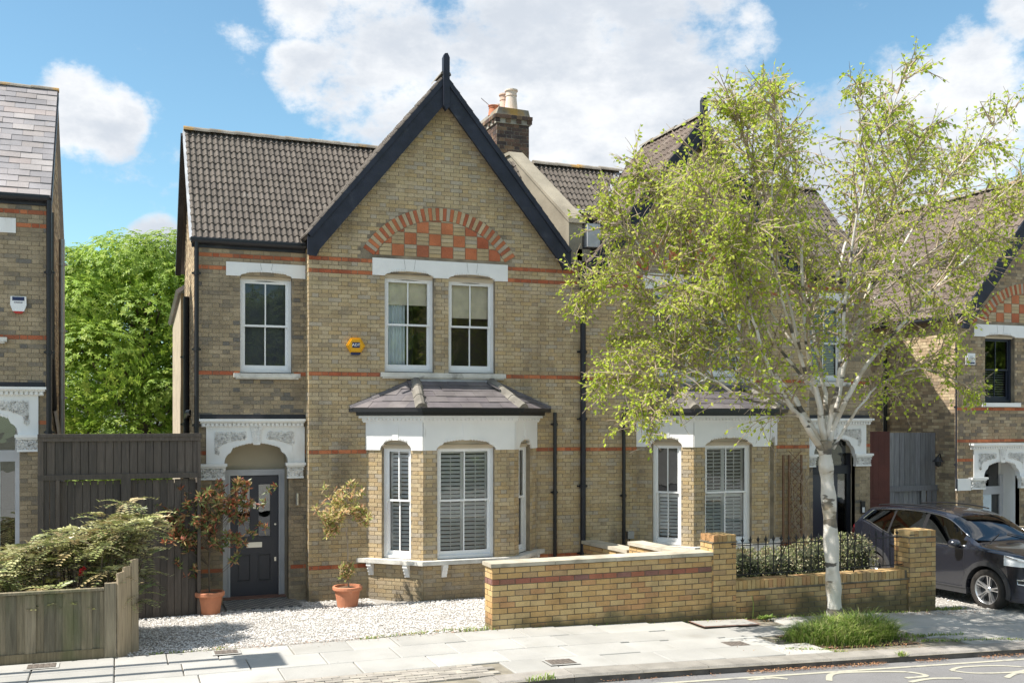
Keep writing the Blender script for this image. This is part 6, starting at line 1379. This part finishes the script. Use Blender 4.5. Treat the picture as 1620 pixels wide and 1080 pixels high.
for sd in (1, -1):
    along(lambda l: section(l)[5][0] + .004, lambda l: section(l)[5][1] + .006, 1.36, 3.95, .010, 'car_chrome', 'window_trim', sd)
    along(lambda l: section(l)[7][0] + .012, lambda l: section(l)[7][1] + .002, 1.42, 3.9, .010, 'car_chrome', 'window_trim', sd)
    t = MB(CM); t.tube([(3.95, (section(3.95)[5][0] + .004) * sd, section(3.95)[5][1] + .006), (3.9, (section(3.9)[7][0] + .012) * sd, section(3.9)[7][1])], .01, 6); CT_.add('window_trim', t, 'car_chrome', BODY)
    along(lambda l: section(l)[8][0] - .02, lambda l: section(l)[8][1] + .05, 2.15, 3.85, .013, 'car_chrome' if False else 'black_plastic', 'roof_rail', sd)
    # door shut lines
    for l in (1.38, 2.42, 3.26):
        s = section(l); t = MB(CM); t.tube([(l + .0, (s[q][0] + .001) * sd, s[q][1]) for q in (1, 2, 3, 4, 5)], .004, 4); CT_.add('shut_line', t, 'car_alloy_dark', BODY)
    for l in (2.28, 3.15):
        t = MB(CM); t.tube([(l, (interp(fW, l) + .012) * sd, .93), (l - .1, (interp(fW, l) + .03) * sd, .935), (l - .2, (interp(fW, l) + .012) * sd, .93)], .016, 6); CT_.add('door_handle', t, 'car_paint', BODY, smooth=True)
    # sill, arch cladding
    t = MB(CM); t.box(1.32, 3.22, .895 * sd if sd > 0 else -.945, .945 if sd > 0 else -.895, .24, .345, .3); t.box(1.32, 3.22, .93 if sd > 0 else -.955, .955 if sd > 0 else -.93, .33, .355, .3); CT_.add('sill_cladding', t, 'car_trim', BODY)
    for c in WC:
        t = MB(CM); n = 20; pi_ = [(c + math.cos(rad(-14 + 208 * i / n)) * (WR - .015), .355 + math.sin(rad(-14 + 208 * i / n)) * (WR - .015)) for i in range(n + 1)]; po = [(c + math.cos(rad(-14 + 208 * i / n)) * (WR + .065), .355 + math.sin(rad(-14 + 208 * i / n)) * (WR + .065)) for i in range(n + 1)]
        for i in range(n):
            yo = [(interp(fW, min(4.4, max(.05, q[0]))) + .010) * sd for q in (pi_[i], pi_[i + 1], po[i + 1], po[i])]
            t.face([(q[0], y, q[1]) for q, y in zip((pi_[i], pi_[i + 1], po[i + 1], po[i]), yo)], .3)
            t.face([(pi_[i][0], yo[0], pi_[i][1]), (pi_[i + 1][0], yo[1], pi_[i + 1][1]), (pi_[i + 1][0], yo[1] - .30 * sd, pi_[i + 1][1]), (pi_[i][0], yo[0] - .30 * sd, pi_[i][1])], .3)
            t.face([(po[i][0], yo[3], po[i][1]), (po[i + 1][0], yo[2], po[i + 1][1]), (po[i + 1][0], yo[2] - .02 * sd, po[i + 1][1]), (po[i][0], yo[3] - .02 * sd, po[i][1])], .3)
        CT_.add('wheel_arch', t, 'car_trim', BODY)
        # wheel
        y0 = .915 * sd; w = MB(CM)
        prof = [(.245, -.20), (.30, -.215), (.342, -.20), (.357, -.16), (.357, -.05), (.342, -.012), (.305, .0), (.248, -.005), (.240, -.03)]
        w.lathe([(r, h * sd) for r, h in prof], (c, y0, .357), 36, .3, 'y'); WH = CT_.add('wheel', w, 'car_rubber', smooth=True)
        rm = MB(CM); rm.lathe([(.246, -.010 * sd), (.236, -.012 * sd), (.228, -.05 * sd), (.22, -.16 * sd)], (c, y0, .357), 36, .3, 'y'); CT_.add('rim', rm, 'car_alloy', WH, smooth=True)
        bk = MB(CM); bk.lathe([(.225, -.12 * sd), (.0, -.10 * sd)], (c, y0, .357), 24, .3, 'y'); CT_.add('brake_disc', bk, 'car_alloy_dark', WH)
        for k in range(5):
            a = rad(90 + 72 * k + 11); ca, sa = math.cos(a), math.sin(a)
            for s2 in (-1, 1):
                sp = MB(CM); P_ = []
                for (r, wd_, off_, dy) in ((.045, .022, .010, -.055), (.14, .018, .020, -.035), (.238, .024, .034, -.014)):
                    cx, cz = c + ca * r - sa * off_ * s2, .357 + sa * r + ca * off_ * s2; P_.append(((cx - sa * wd_ / 2 * 1.0, y0 + dy * sd, cz + ca * wd_ / 2), (cx + sa * wd_ / 2, y0 + dy * sd, cz - ca * wd_ / 2)))
                for (a1, b1), (a2, b2) in zip(P_, P_[1:]):
                    sp.face([a1, b1, b2, a2], .3)
                    for e1, e2 in ((a1, a2), (b1, b2)): sp.face([e1, e2, (e2[0], e2[1] - .05 * sd, e2[2]), (e1[0], e1[1] - .05 * sd, e1[2])], .3)
                CT_.add('spoke', sp, 'car_alloy', WH)
        hb = MB(CM); hb.lathe([(0, -.035 * sd), (.04, -.04 * sd), (.058, -.055 * sd), (.06, -.10 * sd)], (c, y0, .357), 16, .3, 'y'); CT_.add('hub_cap', hb, 'car_alloy', WH)
    # door mirror
    mr = MB(CM); mr.lathe([(0, -.10), (.05, -.095), (.085, -.06), (.10, 0), (.095, .05), (.06, .08), (0, .085)], (1.50, 1.02 * sd, 1.10), 14, .3, 'x'); mr.tube([(1.52, .90 * sd, 1.05), (1.50, .98 * sd, 1.06)], .03, 8)
    for i, v in enumerate(mr.v):
        q = CM.inverted() @ v; q.z = 1.10 + (q.z - 1.10) * .85; q.y = 1.02 * sd + (q.y - 1.02 * sd) * 1.15; mr.v[i] = CM @ q
    CT_.add('door_mirror', mr, 'car_paint', smooth=True)
    # lamp innards and lower grille pieces
    dl = MB(CM); dl.tube([(.52, .915 * sd, .975), (.3, .885 * sd, .93), (.14, .83 * sd, .90)], .012, 6); CT_.add('daytime_lamp', dl, 'car_chrome', BODY)
    fg = MB(CM); fg.tube([(.12, .80 * sd, .52), (.30, .875 * sd, .53), (.31, .88 * sd, .60), (.12, .80 * sd, .60)], .014, 6); CT_.add('fog_surround', fg, 'car_chrome', BODY)
    fb = MB(CM); fb.face([(.13, .805 * sd, .53), (.29, .878 * sd, .54), (.29, .880 * sd, .59), (.13, .807 * sd, .59)]); CT_.add('fog_recess', fb, 'car_alloy_dark', BODY)
    wp = MB(CM); wp.tube([(1.18, .5 * sd, 1.145), (1.35, .1 * sd, 1.245)], .008, 5); CT_.add('wiper', wp, 'black_plastic', BODY)
    st_ = MB(CM); st_.box(2.0, 2.12, .18 * sd - .0 if sd > 0 else -.62, .62 if sd > 0 else -.18, .5, 1.12); st_.box(2.0, 2.1, .3 if sd > 0 else -.5, .5 if sd > 0 else -.3, 1.12, 1.32); CT_.add('seat', st_, 'car_seat')
gr = MB(CM); gr.box(-.02, .02, -.50, .50, .48, .82); GR = CT_.add('grille', gr, 'car_alloy_dark', BODY)
for i in range(12): b = MB(CM); y = -.46 + i * .0836; b.box(-.028, -.015, y - .008, y + .008, .50, .80); CT_.add('grille_bar', b, 'car_chrome', GR)
bp = MB(CM); bp.box(-.01, .16, -.66, .66, .24, .42); CT_.add('bumper_trim', bp, 'car_trim', BODY)
fl_ = MB(CM); fl_.box(.55, 4.1, -.66, .66, .22, .30); fl_.box(.5, 1.4, -.6, .6, .3, .85); CT_.add('underside', fl_, 'car_alloy_dark')
ds = MB(CM); ds.box(1.25, 1.55, -.78, .78, .85, 1.07); CT_.add('dashboard', ds, 'car_seat')
